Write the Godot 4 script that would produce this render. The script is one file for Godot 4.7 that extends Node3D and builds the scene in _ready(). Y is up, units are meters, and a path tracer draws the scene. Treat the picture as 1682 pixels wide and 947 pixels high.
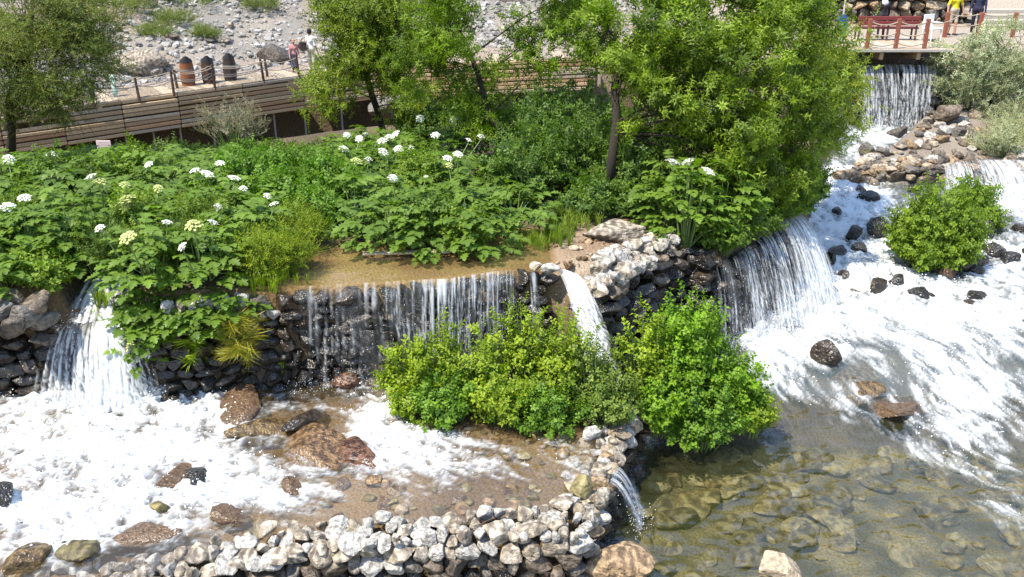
extends Node3D
# A stepped stream among stone walls, hogweed banks and trees, with a boardwalk and a footbridge behind.
# x runs to the right, y is up, the view looks along -z; D below means the distance -z in metres.

var rng := RandomNumberGenerator.new()
var na := FastNoiseLite.new()      # broad
var nb := FastNoiseLite.new()      # fine
var nr := FastNoiseLite.new()      # ridged
var M := {}                        # materials
var names := {}
var rocks1 := []                   # coarse rock meshes
var rocks2 := []                   # finer rock meshes
var flags := {}

# ------------------------------------------------------------------ small helpers
func numbered(called: String) -> String:
	var n: int = names.get(called, 0)
	names[called] = n + 1
	return called if n == 0 else "%s_%03d" % [called, n]

func describe(o: Node, label: String, category := "", group := "", kind := "") -> void:
	if label: o.set_meta("label", label)
	if category: o.set_meta("category", category)
	if group: o.set_meta("group", group)
	if kind: o.set_meta("kind", kind)

func thing(called: String, label: String, category: String, at: Vector3, group := "", turn := 0.0) -> Node3D:
	var o := Node3D.new()
	o.name = numbered(called)
	add_child(o)
	o.position = at
	o.rotation.y = turn
	describe(o, label, category, group)
	return o

func part(called: String, mesh: Mesh, mat: Material, parent: Node, at := Transform3D()) -> MeshInstance3D:
	var o := MeshInstance3D.new()
	o.name = called
	o.mesh = mesh
	o.material_override = mat
	parent.add_child(o, true)
	o.transform = at
	return o

func solo(called: String, mesh: Mesh, mat: Material, at: Transform3D, label: String, category := "", group := "", kind := "") -> MeshInstance3D:
	var o := MeshInstance3D.new()
	o.name = numbered(called)
	o.mesh = mesh
	o.material_override = mat
	add_child(o)
	o.transform = at
	describe(o, label, category, group, kind)
	return o

func rr(a: float, b: float) -> float:
	return rng.randf_range(a, b)

func ss(a: float, b: float, x: float) -> float:
	return smoothstep(a, b, x)

func table(t: Array, x: float) -> float:      # [[x, y], ...] read with straight lines between
	if x <= t[0][0]: return t[0][1]
	for i in range(1, t.size()):
		if x <= t[i][0]:
			return lerpf(t[i - 1][1], t[i][1], (x - t[i - 1][0]) / (t[i][0] - t[i - 1][0]))
	return t[-1][1]

class Shape:
	var v := PackedVector3Array()
	var n := PackedVector3Array()
	var c := PackedColorArray()
	var i := PackedInt32Array()
	func mesh(with_normals := true, with_colors := false) -> ArrayMesh:
		var a := []
		a.resize(Mesh.ARRAY_MAX)
		a[Mesh.ARRAY_VERTEX] = v
		if with_normals: a[Mesh.ARRAY_NORMAL] = n
		if with_colors: a[Mesh.ARRAY_COLOR] = c
		a[Mesh.ARRAY_INDEX] = i
		var m := ArrayMesh.new()
		if v.size(): m.add_surface_from_arrays(Mesh.PRIMITIVE_TRIANGLES, a)
		return m
	func tri(a: Vector3, b: Vector3, d: Vector3, col := Color.WHITE) -> void:
		var k := v.size()
		var nn := (d - a).cross(b - a).normalized()
		v.append(a); v.append(b); v.append(d)
		for j in 3:
			n.append(nn); c.append(col)
		i.append(k); i.append(k + 1); i.append(k + 2)
	func quad(a: Vector3, b: Vector3, d: Vector3, e: Vector3, col := Color.WHITE) -> void:
		tri(a, b, d, col); tri(a, d, e, col)
	# a box with chamfered long edges is made by box(); c centre, s size, b basis
	func box(at: Vector3, s: Vector3, b := Basis(), ch := 0.012, col := Color.WHITE) -> void:
		var h := s * 0.5
		ch = minf(ch, minf(h.x, minf(h.y, h.z)) * 0.6)
		var P := []
		for ax in 3:
			for sg in [-1.0, 1.0]:
				var u: int = (ax + 1) % 3
				var w: int = (ax + 2) % 3
				var q := []
				for k in [[-1, -1], [1, -1], [1, 1], [-1, 1]]:
					var p := Vector3.ZERO
					p[ax] = sg * h[ax]
					p[u] = k[0] * (h[u] - ch)
					p[w] = k[1] * (h[w] - ch)
					q.append(at + b * p)
				if sg > 0: quad(q[0], q[3], q[2], q[1], col)
				else: quad(q[0], q[1], q[2], q[3], col)
				P.append(q)
		# chamfers: strips between neighbouring faces
		for ax in 3:
			var u2: int = (ax + 1) % 3
			var w2: int = (ax + 2) % 3
			for su in [-1.0, 1.0]:
				for sw in [-1.0, 1.0]:
					var e := []
					for sa in [-1.0, 1.0]:
						var p1 := Vector3.ZERO
						p1[ax] = sa * (h[ax] - ch); p1[u2] = su * h[u2]; p1[w2] = sw * (h[w2] - ch)
						var p2 := Vector3.ZERO
						p2[ax] = sa * (h[ax] - ch); p2[u2] = su * (h[u2] - ch); p2[w2] = sw * h[w2]
						e.append([at + b * p1, at + b * p2])
					if su * sw > 0: quad(e[0][0], e[1][0], e[1][1], e[0][1], col)
					else: quad(e[0][0], e[0][1], e[1][1], e[1][0], col)
	func tube(pts: Array, radii: Array, sides := 7, col := Color.WHITE, caps := true) -> void:
		var k := v.size()
		var m := pts.size()
		var side := Vector3.ZERO
		for j in m:
			var t: Vector3 = (pts[mini(j + 1, m - 1)] - pts[maxi(j - 1, 0)]).normalized()
			if side == Vector3.ZERO:
				side = t.cross(Vector3.UP if absf(t.y) < 0.9 else Vector3.RIGHT).normalized()
			side = (side - t * side.dot(t)).normalized()
			var up := t.cross(side)
			for s in sides:
				var a := TAU * s / sides
				var o := side * cos(a) + up * sin(a)
				v.append(pts[j] + o * radii[j]); n.append(o); c.append(col)
		for j in m - 1:
			for s in sides:
				var p := k + j * sides + s
				var q := k + j * sides + (s + 1) % sides
				i.append_array(PackedInt32Array([p, p + sides, q, q, p + sides, q + sides]))
		if caps:
			for e in [[0, pts[0] - pts[1]], [m - 1, pts[m - 1] - pts[m - 2]]]:
				var z := v.size()
				var d: Vector3 = e[1].normalized()
				v.append(pts[e[0]]); n.append(d); c.append(col)
				for s in sides:
					v.append(v[k + e[0] * sides + s]); n.append(d); c.append(col)
				for s in sides:
					var a1 := z + 1 + s
					var a2 := z + 1 + (s + 1) % sides
					if e[0] == 0: i.append_array(PackedInt32Array([z, a1, a2]))
					else: i.append_array(PackedInt32Array([z, a2, a1]))

# ------------------------------------------------------------------ materials
func noise_tex(freq: float, kind: int, octaves: int, ramp: Array, size := 512, sd := 1, warp := 0.0) -> NoiseTexture2D:
	var f := FastNoiseLite.new()
	f.noise_type = kind
	f.frequency = freq
	f.fractal_octaves = octaves
	f.seed = sd
	if warp > 0.0:
		f.domain_warp_enabled = true
		f.domain_warp_amplitude = warp
	var t := NoiseTexture2D.new()
	t.width = size; t.height = size
	t.seamless = true
	t.noise = f
	if ramp:
		var g := Gradient.new()
		g.offsets = PackedFloat32Array(ramp.map(func(r): return r[0]))
		g.colors = PackedColorArray(ramp.map(func(r): return r[1]))
		t.color_ramp = g
	return t

func lin(r: float, g: float, b: float, a := 1.0) -> Color:
	var c := Color(r, g, b).linear_to_srgb()
	c.a = a
	return c

func mat(col: Color, rough: float, tex: Texture2D = null, bump: Texture2D = null, bump_cm := 1.0, scale := 1.0, spec := 0.5) -> StandardMaterial3D:
	var m := StandardMaterial3D.new()
	m.albedo_color = col
	m.roughness = rough
	m.metallic_specular = spec
	if tex: m.albedo_texture = tex
	if bump:
		m.heightmap_enabled = true
		m.heightmap_texture = bump
		m.heightmap_scale = bump_cm
	if tex or bump:
		m.uv1_triplanar = true
		m.uv1_world_triplanar = true
		m.uv1_scale = Vector3.ONE * scale
	return m

func leaf_mat(back: Color, rough := 0.5) -> StandardMaterial3D:
	var m := StandardMaterial3D.new()
	m.vertex_color_use_as_albedo = true
	m.roughness = rough
	m.metallic_specular = 0.45
	m.backlight_enabled = true
	m.backlight = back
	m.cull_mode = BaseMaterial3D.CULL_DISABLED
	return m

func make_materials() -> void:
	var w := func(v: float) -> Color: return Color(v, v, v)
	var speck := noise_tex(0.02, FastNoiseLite.TYPE_SIMPLEX_SMOOTH, 5, [[0.0, Color(.42, .41, .40)], [0.42, Color(.74, .73, .71)], [0.58, Color(.92, .91, .89)], [1.0, Color(1, .98, .95)]], 512, 3)
	var blotch := noise_tex(0.012, FastNoiseLite.TYPE_SIMPLEX_SMOOTH, 6, [[0.0, Color(.30, .27, .24)], [0.45, Color(.62, .58, .53)], [0.62, Color(.95, .90, .82)], [1.0, Color(1, 1, 1)]], 512, 7, 30.0)
	var bump := noise_tex(0.03, FastNoiseLite.TYPE_SIMPLEX_SMOOTH, 5, [], 512, 11)
	var grain := noise_tex(0.06, FastNoiseLite.TYPE_SIMPLEX_SMOOTH, 3, [[0.0, Color(.55, .52, .5)], [0.5, Color(.85, .83, .8)], [1.0, Color(1, 1, 1)]], 512, 19)
	M.pale = [mat(lin(.52, .51, .49), .85, speck, bump, 2.5, .9), mat(lin(.46, .45, .43), .85, speck, bump, 2.5, 1.1), mat(lin(.54, .52, .48), .85, blotch, bump, 2.0, .7), mat(lin(.42, .40, .37), .85, blotch, bump, 2.5, .9), mat(lin(.48, .48, .47), .85, blotch, bump, 2.0, 1.2)]
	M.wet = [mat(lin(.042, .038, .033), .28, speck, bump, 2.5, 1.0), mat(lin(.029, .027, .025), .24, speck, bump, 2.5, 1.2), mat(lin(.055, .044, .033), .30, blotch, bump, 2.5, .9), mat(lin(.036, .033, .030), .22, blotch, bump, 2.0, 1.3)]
	M.damp_shade = [mat(lin(.17, .155, .14), .6, speck, bump, 2.5, 1.0), mat(lin(.13, .12, .11), .55, blotch, bump, 2.5, 1.2), mat(lin(.21, .18, .15), .6, blotch, bump, 2.0, .9)]  # darker grey stones; on the front wall they also carry painted shade
	M.brown = [mat(lin(.20, .13, .07), .35, blotch, bump, 2.0, 1.0), mat(lin(.15, .095, .055), .30, speck, bump, 2.0, 1.2), mat(lin(.26, .18, .09), .4, blotch, bump, 2.0, .8), mat(lin(.17, .12, .05), .35, blotch, bump, 2.0, 1.1)]
	M.red = [mat(lin(.15, .08, .052), .3, blotch, bump, 2.0, 1.0)]
	M.olive = [mat(lin(.25, .225, .095), .6, blotch, bump, 1.5, .6), mat(lin(.19, .175, .08), .6, blotch, bump, 1.5, .8), mat(lin(.30, .26, .12), .6, speck, bump, 1.5, .7), mat(lin(.15, .14, .07), .6, blotch, bump, 1.5, .7)]
	M.tan = [mat(lin(.40, .31, .21), .8, blotch, bump, 2.0, 1.0), mat(lin(.33, .27, .20), .8, speck, bump, 2.0, 1.0), mat(lin(.46, .38, .28), .8, speck, bump, 2.0, .9)]
	M.ground = mat(Color.WHITE, .9, grain, bump, 4.0, .55)
	M.ground.vertex_color_use_as_albedo = true
	M.gravel = mat(Color.WHITE, .9, null, bump, 1.0, 3.0)
	M.gravel.vertex_color_use_as_albedo = true
	var streak := noise_tex(0.03, FastNoiseLite.TYPE_SIMPLEX_SMOOTH, 4, [[0.0, Color(.52, .48, .44)], [0.5, Color(.86, .83, .79)], [1.0, Color(1, .98, .95)]], 512, 23)
	M.wood = []
	for c in [[.56, .42, .26], [.66, .50, .32], [.48, .35, .21], [.50, .43, .34], [.48, .30, .17]]:
		var m := mat(lin(c[0], c[1], c[2]), .75, streak, bump, .6, 1.6)
		M.wood.append(m)
	M.post = mat(lin(.12, .065, .042), .7, streak, bump, .5, 2.0)
	M.redwood = mat(lin(.34, .11, .065), .6, streak, bump, .4, 2.0)
	M.maroon = mat(lin(.22, .035, .035), .5, streak, null, 1.0, 2.0)
	M.rope = mat(lin(.50, .44, .36), .9, grain, bump, .3, 6.0)
	M.concrete = mat(lin(.50, .48, .44), .9, grain, bump, .6, 1.0)
	M.steel = mat(lin(.30, .31, .31), .5, grain, null, 1.0, 2.0)
	M.bark = mat(lin(.05, .04, .03), .9, streak, bump, 3.0, 3.0)
	M.stem = mat(lin(.15, .22, .06), .6)
	M.dead = mat(lin(.33, .27, .19), .8)
	M.leaf = leaf_mat(lin(.75, .95, .10))
	M.leaf_dull = leaf_mat(lin(.50, .62, .16), .6)
	M.flower = mat(lin(.78, .80, .70), .8)
	M.flower.backlight_enabled = true
	M.flower.backlight = lin(.4, .42, .34)
	M.seedhead = mat(lin(.42, .46, .16), .8)
	M.foam = StandardMaterial3D.new()
	M.foam.vertex_color_use_as_albedo = true
	M.foam.albedo_color = lin(.74, .77, .79)
	M.foam.transparency = BaseMaterial3D.TRANSPARENCY_ALPHA
	M.foam.roughness = .45
	M.foam.cull_mode = BaseMaterial3D.CULL_DISABLED
	M.foam.backlight_enabled = true
	M.foam.backlight = lin(.6, .62, .64)
	M.drop = mat(lin(.85, .88, .90), .3)
	for a in [["water_pool", .055, .055, .020, .26], ["water_fast", .16, .20, .19, .22], ["water_brown", .20, .14, .06, .14]]:
		var m := StandardMaterial3D.new()
		m.albedo_color = lin(a[1], a[2], a[3], a[4])
		m.transparency = BaseMaterial3D.TRANSPARENCY_ALPHA
		m.roughness = .06
		m.metallic_specular = .5
		m.cull_mode = BaseMaterial3D.CULL_DISABLED
		M[a[0]] = m
	M.cloth = StandardMaterial3D.new()
	M.cloth.vertex_color_use_as_albedo = true
	M.cloth.roughness = .85

# ------------------------------------------------------------------ rocks
func ico(sub: int) -> Array:
	var t := (1.0 + sqrt(5.0)) / 2.0
	var v := [Vector3(-1, t, 0), Vector3(1, t, 0), Vector3(-1, -t, 0), Vector3(1, -t, 0), Vector3(0, -1, t), Vector3(0, 1, t), Vector3(0, -1, -t), Vector3(0, 1, -t), Vector3(t, 0, -1), Vector3(t, 0, 1), Vector3(-t, 0, -1), Vector3(-t, 0, 1)]
	for k in v.size(): v[k] = v[k].normalized()
	var f := [[0, 11, 5], [0, 5, 1], [0, 1, 7], [0, 7, 10], [0, 10, 11], [1, 5, 9], [5, 11, 4], [11, 10, 2], [10, 7, 6], [7, 1, 8], [3, 9, 4], [3, 4, 2], [3, 2, 6], [3, 6, 8], [3, 8, 9], [4, 9, 5], [2, 4, 11], [6, 2, 10], [8, 6, 7], [9, 8, 1]]
	for s in sub:
		var mid := {}
		var g := []
		for q in f:
			var m := []
			for k in 3:
				var a: int = q[k]
				var b: int = q[(k + 1) % 3]
				var key := mini(a, b) * 100000 + maxi(a, b)
				if not mid.has(key):
					mid[key] = v.size()
					v.append(((v[a] + v[b]) * 0.5).normalized())
				m.append(mid[key])
			g.append([q[0], m[0], m[2]]); g.append([q[1], m[1], m[0]]); g.append([q[2], m[2], m[1]]); g.append([m[0], m[1], m[2]])
		f = g
	return [v, f]

func rock_mesh(sub: int, cuts: int, rough: float) -> ArrayMesh:
	var base := ico(sub)
	var planes := []
	for k in cuts:
		var d := Vector3(rng.randfn(), rng.randfn() * .9, rng.randfn()).normalized()
		planes.append([d, rr(.46, .84)])
	var off := Vector3(rr(-50, 50), rr(-50, 50), rr(-50, 50))
	var vs := PackedVector3Array()
	var lo := Vector3.ONE * 9
	var hi := -lo
	for d in base[0]:
		var r := 1.0
		for p in planes:
			var k: float = d.dot(p[0])
			if k > 0.05:
				var q: float = p[1] / k
				# soft minimum rounds the arrises a little
				var h := clampf(0.5 + 0.5 * (r - q) / 0.035, 0, 1)
				r = lerpf(r, q, h) - 0.035 * h * (1 - h)
		r += nb.get_noise_3dv((d + off) * 55.0) * rough + nb.get_noise_3dv((d + off) * 140.0) * rough * .5
		var v: Vector3 = d * r
		vs.append(v)
		lo = lo.min(v); hi = hi.max(v)
	for k in vs.size():
		vs[k] = (vs[k] - (lo + hi) * .5) / (hi - lo)
	var s := Shape.new()
	s.v = vs
	for q in base[1]:
		s.i.append_array(PackedInt32Array([q[0], q[2], q[1]]))
	return s.mesh(false)

func make_rocks() -> void:
	for k in 14: rocks1.append(rock_mesh(2, 10, .05))
	for k in 18: rocks2.append(rock_mesh(3, 10, .035))

func turned(dims: Vector3, tilt: float, yaw := -9.0) -> Basis:
	var b := Basis(Vector3.UP, yaw if yaw > -9.0 else rr(0, TAU)) * Basis(Vector3.RIGHT, rr(-tilt, tilt)) * Basis(Vector3.BACK, rr(-tilt, tilt))
	return b * Basis.from_scale(dims)

func pick(a: Array):
	return a[rng.randi() % a.size()]

# one rock standing in the stream or on the ground; sunk by a share of its height
func rock(p: Vector3, dims: Vector3, m: Material, label: String, group := "", sink := .3, called := "rock", tilt := .25, yaw := -9.0) -> MeshInstance3D:
	var t := Transform3D(turned(dims, tilt, yaw), p + Vector3.UP * dims.y * (.5 - sink))
	return solo(called, pick(rocks2), m, t, label, "rock", group)

# ------------------------------------------------------------------ the lie of the land
# edge of the upper terrace, in (x, D), walked from far left to the upper fall; the terrace lies on its left hand
const EDGE := [[-80, 15.0], [-14, 15.0], [-9.3, 15.35], [-8.5, 15.55], [-6.8, 15.55], [-6.2, 15.3], [-5.05, 15.45], [-4, 15.6], [-3.2, 15.75], [-1.6, 16.0], [-.5, 16.4], [.35, 16.65], [.9, 16.6], [1.3, 16.3], [1.75, 16.45], [2.68, 17.6], [3.64, 18.2], [4.1, 18.35], [4.7, 18.85], [5.66, 20.05], [6.74, 21.4], [7.3, 22.0], [7.6, 23], [8.5, 25.5], [9.5, 28], [10.7, 30.5], [11.9, 33], [12.0, 36], [12.0, 60]]
const WALK := [[-40, 20.0], [-16.6, 30.0], [-12.0, 33.0], [-8.15, 36.0], [-5.4, 37.0], [3.4, 37.2], [12.0, 39.5], [60, 43.0]]
const BANK := [[10.5, 27.3], [12.0, 27.0], [30, 27.2], [34, 40], [15.3, 40], [15.2, 33.2], [13.9, 31.4], [12.6, 29.8], [11.2, 28.5]]
const RIVER := [[-60, 0.0], [14.8, 0.0], [16.0, .22], [17.8, .85], [20, 1.05], [24, 1.55], [27.4, 1.95], [32, 2.35], [40, 2.4]]
const FRONT := [[-30, 10.2], [-6.8, 10.2], [-5.2, 10.4], [-4.4, 10.7], [-3.5, 11.1], [-2.4, 11.35], [-.7, 11.5], [.8, 11.65], [1.2, 11.8]]
const SIDE := [[11.4, 1.0], [12.9, 1.35], [13.9, 1.65], [14.6, 2.05], [17.5, 2.2]]

func line_distance(line: Array, x: float, d: float) -> float:     # + on the left hand of the line
	var best := 1e9
	var sign := 1.0
	var p := Vector2(x, d)
	for k in line.size() - 1:
		var a := Vector2(line[k][0], line[k][1])
		var b := Vector2(line[k + 1][0], line[k + 1][1])
		var q := Geometry2D.get_closest_point_to_segment(p, a, b)
		var r := p.distance_squared_to(q)
		if r < best - 1e-9:
			best = r
			var u := b - a
			sign = 1.0 if u.cross(p - a) > 0 else -1.0
	return sqrt(best) * sign

var bank_poly := PackedVector2Array()
func bank_distance(x: float, d: float) -> float:
	if x < 9.0 or d < 25.5: return -2.0
	if bank_poly.is_empty():
		for q in BANK: bank_poly.append(Vector2(q[0], q[1]))
	var p := Vector2(x, d)
	var best := 1e9
	for k in bank_poly.size():
		best = minf(best, p.distance_squared_to(Geometry2D.get_closest_point_to_segment(p, bank_poly[k], bank_poly[(k + 1) % bank_poly.size()])))
	return sqrt(best) * (1.0 if Geometry2D.is_point_in_polygon(p, bank_poly) else -1.0)

func in_basin(x: float, d: float) -> bool:
	return d > table(FRONT, x) and x < table(SIDE, d)

func basin_level(d: float) -> float:
	return .76 + (d - 11.0) * .085

# returns [height, colour of what lies there]
func ground(x: float, d: float) -> Array:
	var e := line_distance(EDGE, x, d)
	var wob := na.get_noise_2d(x * 3.0, d * 3.0)
	var fine := nb.get_noise_2d(x * 20.0, d * 20.0)
	var low: float
	var col := Color(.085, .08, .035).lerp(Color(.27, .235, .10), ss(-.25, .55, nb.get_noise_2d(x * 16 + 5, d * 22)))
	if in_basin(x, d):
		low = basin_level(d) - .10 - .16 * ss(-1.5, -4.5, x) + wob * .07 + fine * .03
		col = Color(.15, .095, .045).lerp(Color(.26, .18, .09), ss(-.4, .4, wob))
	else:
		var lev := river_level(x, d)
		var deep := lerpf(.55, .16, ss(14.5, 19.0, d))
		low = lev - deep + wob * .12 + fine * .03
		if d > 15.5: col = col.lerp(Color(.12, .10, .085), .7)
	# banks away to the sides and behind the viewer
	if d < 16.0: low = maxf(low, -.6 + maxf(0.0, maxf(-14.0 - x, x - 15.0)) * .35)
	var h := low
	if e > -.6:
		var top := 3.0 - .35 * ss(2.6, 4.2, x)
		var soil := Color(.10, .075, .04).lerp(Color(.16, .12, .065), ss(-.3, .4, wob))
		if x > -4.9 and x < .9 and e < 2.3:          # the shallow upper pool
			top = 2.93 + ss(1.7, 2.2, e) * .12 + wob * .02
			soil = Color(.22, .135, .04).lerp(Color(.32, .22, .08), ss(-.3, .4, nb.get_noise_2d(x * 6.0, d * 14.0)))
		elif x > -8.3 and x < -7.0 and e < 2.5:       # the chute of the left fall
			top = 2.62
			soil = Color(.07, .06, .05)
		elif x > .7 and x < 3.8 and e < 2.4:
			soil = Color(.30, .21, .13).lerp(Color(.42, .34, .25), ss(-.3, .3, wob))
			top += .06 * fine
		else:
			top += wob * .08 + ss(.3, 1.5, e) * .08
		top -= .7 * ss(22.0, 29.0, d) * (1.0 - ss(4.0, 9.0, x))
		var t := ss(-.22, .10, e)
		h = lerpf(low, top, t)
		col = col.lerp(soil, ss(.0, .12, e)) if e > -.05 else Color(.10, .075, .05)
	if x > 9.0 and d > 26.0:
		var r := bank_distance(x, d)
		if r > -.4:
			var bh := 2.25 + .55 * ss(28.0, 33.0, d) + wob * .1 + fine * .05
			h = maxf(h, lerpf(h, bh, ss(-.35, .1, r)))
			col = col.lerp(Color(.27, .23, .19).lerp(Color(.36, .33, .29), ss(-.2, .4, wob)), ss(-.2, .1, r))
	if d > 24.0 or x < -16.0:
		var s := line_distance(WALK, x, d)
		if x < 11.0 or d < 32.0:
			if s > -4.6 and e > 0:
				h = lerpf(h, .9 + wob * .15, ss(-4.5, -1.2, s) * (1.0 - ss(4.0, 8.0, x)))
		if s > 1.2:
			var slope := deck_y(x) - .06 + maxf(0.0, s - 4.6) * .43 + maxf(0.0, s - 40.0) * .25
			slope += wob * .35 * ss(4.5, 8, s) + fine * .05
			h = lerpf(h, slope, ss(1.6, 2.1, s))
			var path := Color(.37, .30, .25)
			var scree := Color(.25, .24, .225).lerp(Color(.34, .31, .27), ss(-.25, .35, na.get_noise_2d(x * 5.0 + 90, d * 5.0)))
			scree = scree.lerp(Color(.34, .27, .20), ss(.12, .4, na.get_noise_2d(x * 2.2 - 40, d * 2.2)) * .8)
			col = col.lerp(path.lerp(scree, ss(4.2, 5.6, s + wob)), ss(1.9, 2.15, s))
	if d > 31.5 and x > 8.0:
		var p := ss(8.5, 11.2, x) * ss(32.6, 33.6, d)
		if x > 11.2 and x < 15.4: p = ss(35.7, 36.1, d)
		elif x >= 15.4: p = ss(33.2, 34.6, d)
		var plat := 5.08 + maxf(0.0, d - 43.0) * .5
		h = lerpf(h, maxf(plat, h if d > 43.0 else plat), p)
		col = col.lerp(Color(.44, .39, .33), p)
	return [h, col]

var glow_grid := {}
func ground_y(x: float, d: float) -> float:
	return ground(x, d)[0]

func spaced(lo: float, hi: float, a: float, b: float, fine: float) -> PackedFloat32Array:
	var out := PackedFloat32Array()
	var x := a
	while x <= b:
		out.append(x)
		x += fine
	var step := fine
	x = b
	while x < hi:
		step *= 1.22
		x += step
		out.append(x)
	var left := PackedFloat32Array()
	step = fine
	x = a
	while x > lo:
		step *= 1.22
		x -= step
		left.append(x)
	left.reverse()
	left.append_array(out)
	return left

func sheet(xs: PackedFloat32Array, ds: PackedFloat32Array, f: Callable, keep = null) -> Shape:
	# f(x, D) -> [height, colour]; squares where keep(colours) fails are left out
	var s := Shape.new()
	var w := xs.size()
	var hgt := ds.size()
	s.v.resize(w * hgt); s.n.resize(w * hgt); s.c.resize(w * hgt)
	for j in hgt:
		for i in w:
			var r: Array = f.call(xs[i], ds[j])
			s.v[j * w + i] = Vector3(xs[i], r[0], -ds[j])
			s.c[j * w + i] = r[1]
	for j in hgt:
		for i in w:
			var a: Vector3 = s.v[j * w + maxi(i - 1, 0)]
			var b: Vector3 = s.v[j * w + mini(i + 1, w - 1)]
			var c: Vector3 = s.v[maxi(j - 1, 0) * w + i]
			var d: Vector3 = s.v[mini(j + 1, hgt - 1) * w + i]
			s.n[j * w + i] = (b - a).cross(d - c).normalized()
	for j in hgt - 1:
		for i in w - 1:
			var p := j * w + i
			if keep != null and not keep.call(s.c[p], s.c[p + 1], s.c[p + w], s.c[p + w + 1]): continue
			s.i.append_array(PackedInt32Array([p, p + w, p + w + 1, p, p + w + 1, p + 1]))
	# drop what no square uses
	if keep != null:
		var at := PackedInt32Array()
		at.resize(w * hgt); at.fill(-1)
		var t := Shape.new()
		for k in s.i.size():
			var o := s.i[k]
			if at[o] < 0:
				at[o] = t.v.size()
				t.v.append(s.v[o]); t.n.append(s.n[o]); t.c.append(s.c[o])
			t.i.append(at[o])
		return t
	return s

func make_ground() -> void:
	var s := sheet(spaced(-140, 140, -12.5, 15.5, .17), spaced(-70, 190, 10.0, 38.0, .17), ground)
	solo("ground", s.mesh(true, true), M.ground, Transform3D(), "rocky ground, stream beds and gravel hillside", "", "", "structure")

# ------------------------------------------------------------------ water
# places of white water: x, D, reach, strength
const BASIN_FOAM := [
	[-8.38, 14.02, 1.01, 1.00], [-7.56, 14.40, 1.27, 1.20], [-6.40, 14.20, 1.14, 1.10], [-7.60, 12.37, 1.02, 1.00], [-6.50, 12.52, 1.24, 1.10], [-5.47, 12.99, 1.17, 1.00], [-6.65, 11.51, 0.68, 0.90], [-7.32, 11.37, 0.58, 0.50], [-5.64, 14.20, 0.74, 0.90], [-4.34, 12.52, 0.83, 0.75], [-5.27, 11.79, 0.79, 0.70], [-3.74, 12.06, 0.60, 0.50], [-3.51, 12.37, 0.51, 0.40], [-7.32, 15.18, 0.96, 1.00], [-8.32, 15.39, 0.97, 1.00], [-2.42, 14.40, 0.69, 0.90], [-3.14, 14.77, 0.53, 0.35], [-1.67, 13.48, 0.66, 0.90], [-2.07, 13.32, 0.54, 0.80], [-1.03, 13.15, 0.54, 0.70], [-2.65, 13.75, 0.44, 0.60], [-0.42, 13.07, 0.43, 0.40], [-3.97, 14.49, 0.46, 0.30], [-4.53, 14.98, 0.42, 0.30], [-2.29, 15.18, 0.48, 0.70], [0.61, 13.32, 0.43, 0.45], [1.09, 12.83, 0.37, 0.40], [0.09, 12.83, 0.47, 0.35], [-0.60, 12.52, 0.52, 0.30], [-2.76, 12.52, 0.52, 0.30], [-1.37, 12.37, 0.51, 0.25]
]
const RIVER_FOAM := [
	[10.01, 25.95, 1.13, 1.21], [10.13, 26.89, 0.97, 1.21], [9.92, 24.64, 1.08, 1.10], [8.76, 21.68, 0.97, 1.10], [8.85, 25.07, 0.91, 1.10], [12.63, 31.33, 0.89, 1.32], [13.34, 31.54, 0.89, 1.10], [11.65, 29.70, 0.85, 1.10], [10.56, 27.93, 0.80, 1.21], [9.52, 26.40, 0.76, 1.21], [9.23, 24.64, 0.90, 1.21], [8.58, 23.08, 1.02, 1.21], [9.26, 22.72, 1.01, 1.10], [7.83, 21.68, 0.97, 1.21], [8.73, 20.72, 0.93, 1.21], [9.66, 20.42, 0.92, 1.21], [7.42, 19.83, 1.05, 1.32], [8.25, 18.94, 1.16, 1.10], [10.16, 19.53, 1.19, 1.43], [12.45, 22.01, 1.31, 1.54], [14.20, 24.64, 1.08, 1.43], [11.57, 19.53, 1.19, 1.32], [10.23, 17.87, 0.97, 0.94], [9.37, 17.67, 0.82, 0.85], [5.37, 17.87, 0.83, 1.02], [6.31, 18.39, 0.99, 1.32], [5.47, 17.16, 0.67, 0.77], [5.99, 16.67, 0.66, 0.46], [6.40, 16.35, 0.58, 0.37], [7.09, 16.20, 0.58, 0.31], [7.65, 15.69, 0.63, 0.34], [8.80, 16.51, 0.91, 0.56], [9.42, 16.51, 0.91, 0.50], [8.65, 15.51, 0.75, 0.50], [9.24, 15.51, 0.87, 0.50], [10.17, 16.51, 0.78, 0.34], [8.52, 14.42, 0.71, 0.43], [8.88, 14.02, 0.69, 0.43], [8.45, 12.76, 0.48, 0.43], [8.32, 13.10, 0.44, 0.31], [8.02, 14.84, 0.60, 0.31], [8.86, 18.39, 0.85, 0.66], [7.28, 17.67, 0.82, 0.38], [1.92, 13.64, 0.39, 0.43], [1.74, 12.93, 0.38, 0.37], [2.21, 14.22, 0.35, 0.31], [2.79, 15.18, 0.43, 0.28], [3.36, 15.08, 0.37, 0.19]
]
var cover := {}
func coverage(set: String, x: float, d: float) -> float:
	# bilinear read of a coarse map that is filled once
	var map: Image = cover[set][0]
	var u: float = (x - cover[set][1]) / .2
	var v: float = (d - cover[set][2]) / .2
	var i := clampi(int(u), 0, map.get_width() - 2)
	var j := clampi(int(v), 0, map.get_height() - 2)
	u = clampf(u - i, 0, 1); v = clampf(v - j, 0, 1)
	return lerpf(lerpf(map.get_pixel(i, j).r, map.get_pixel(i + 1, j).r, u), lerpf(map.get_pixel(i, j + 1).r, map.get_pixel(i + 1, j + 1).r, u), v)

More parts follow.
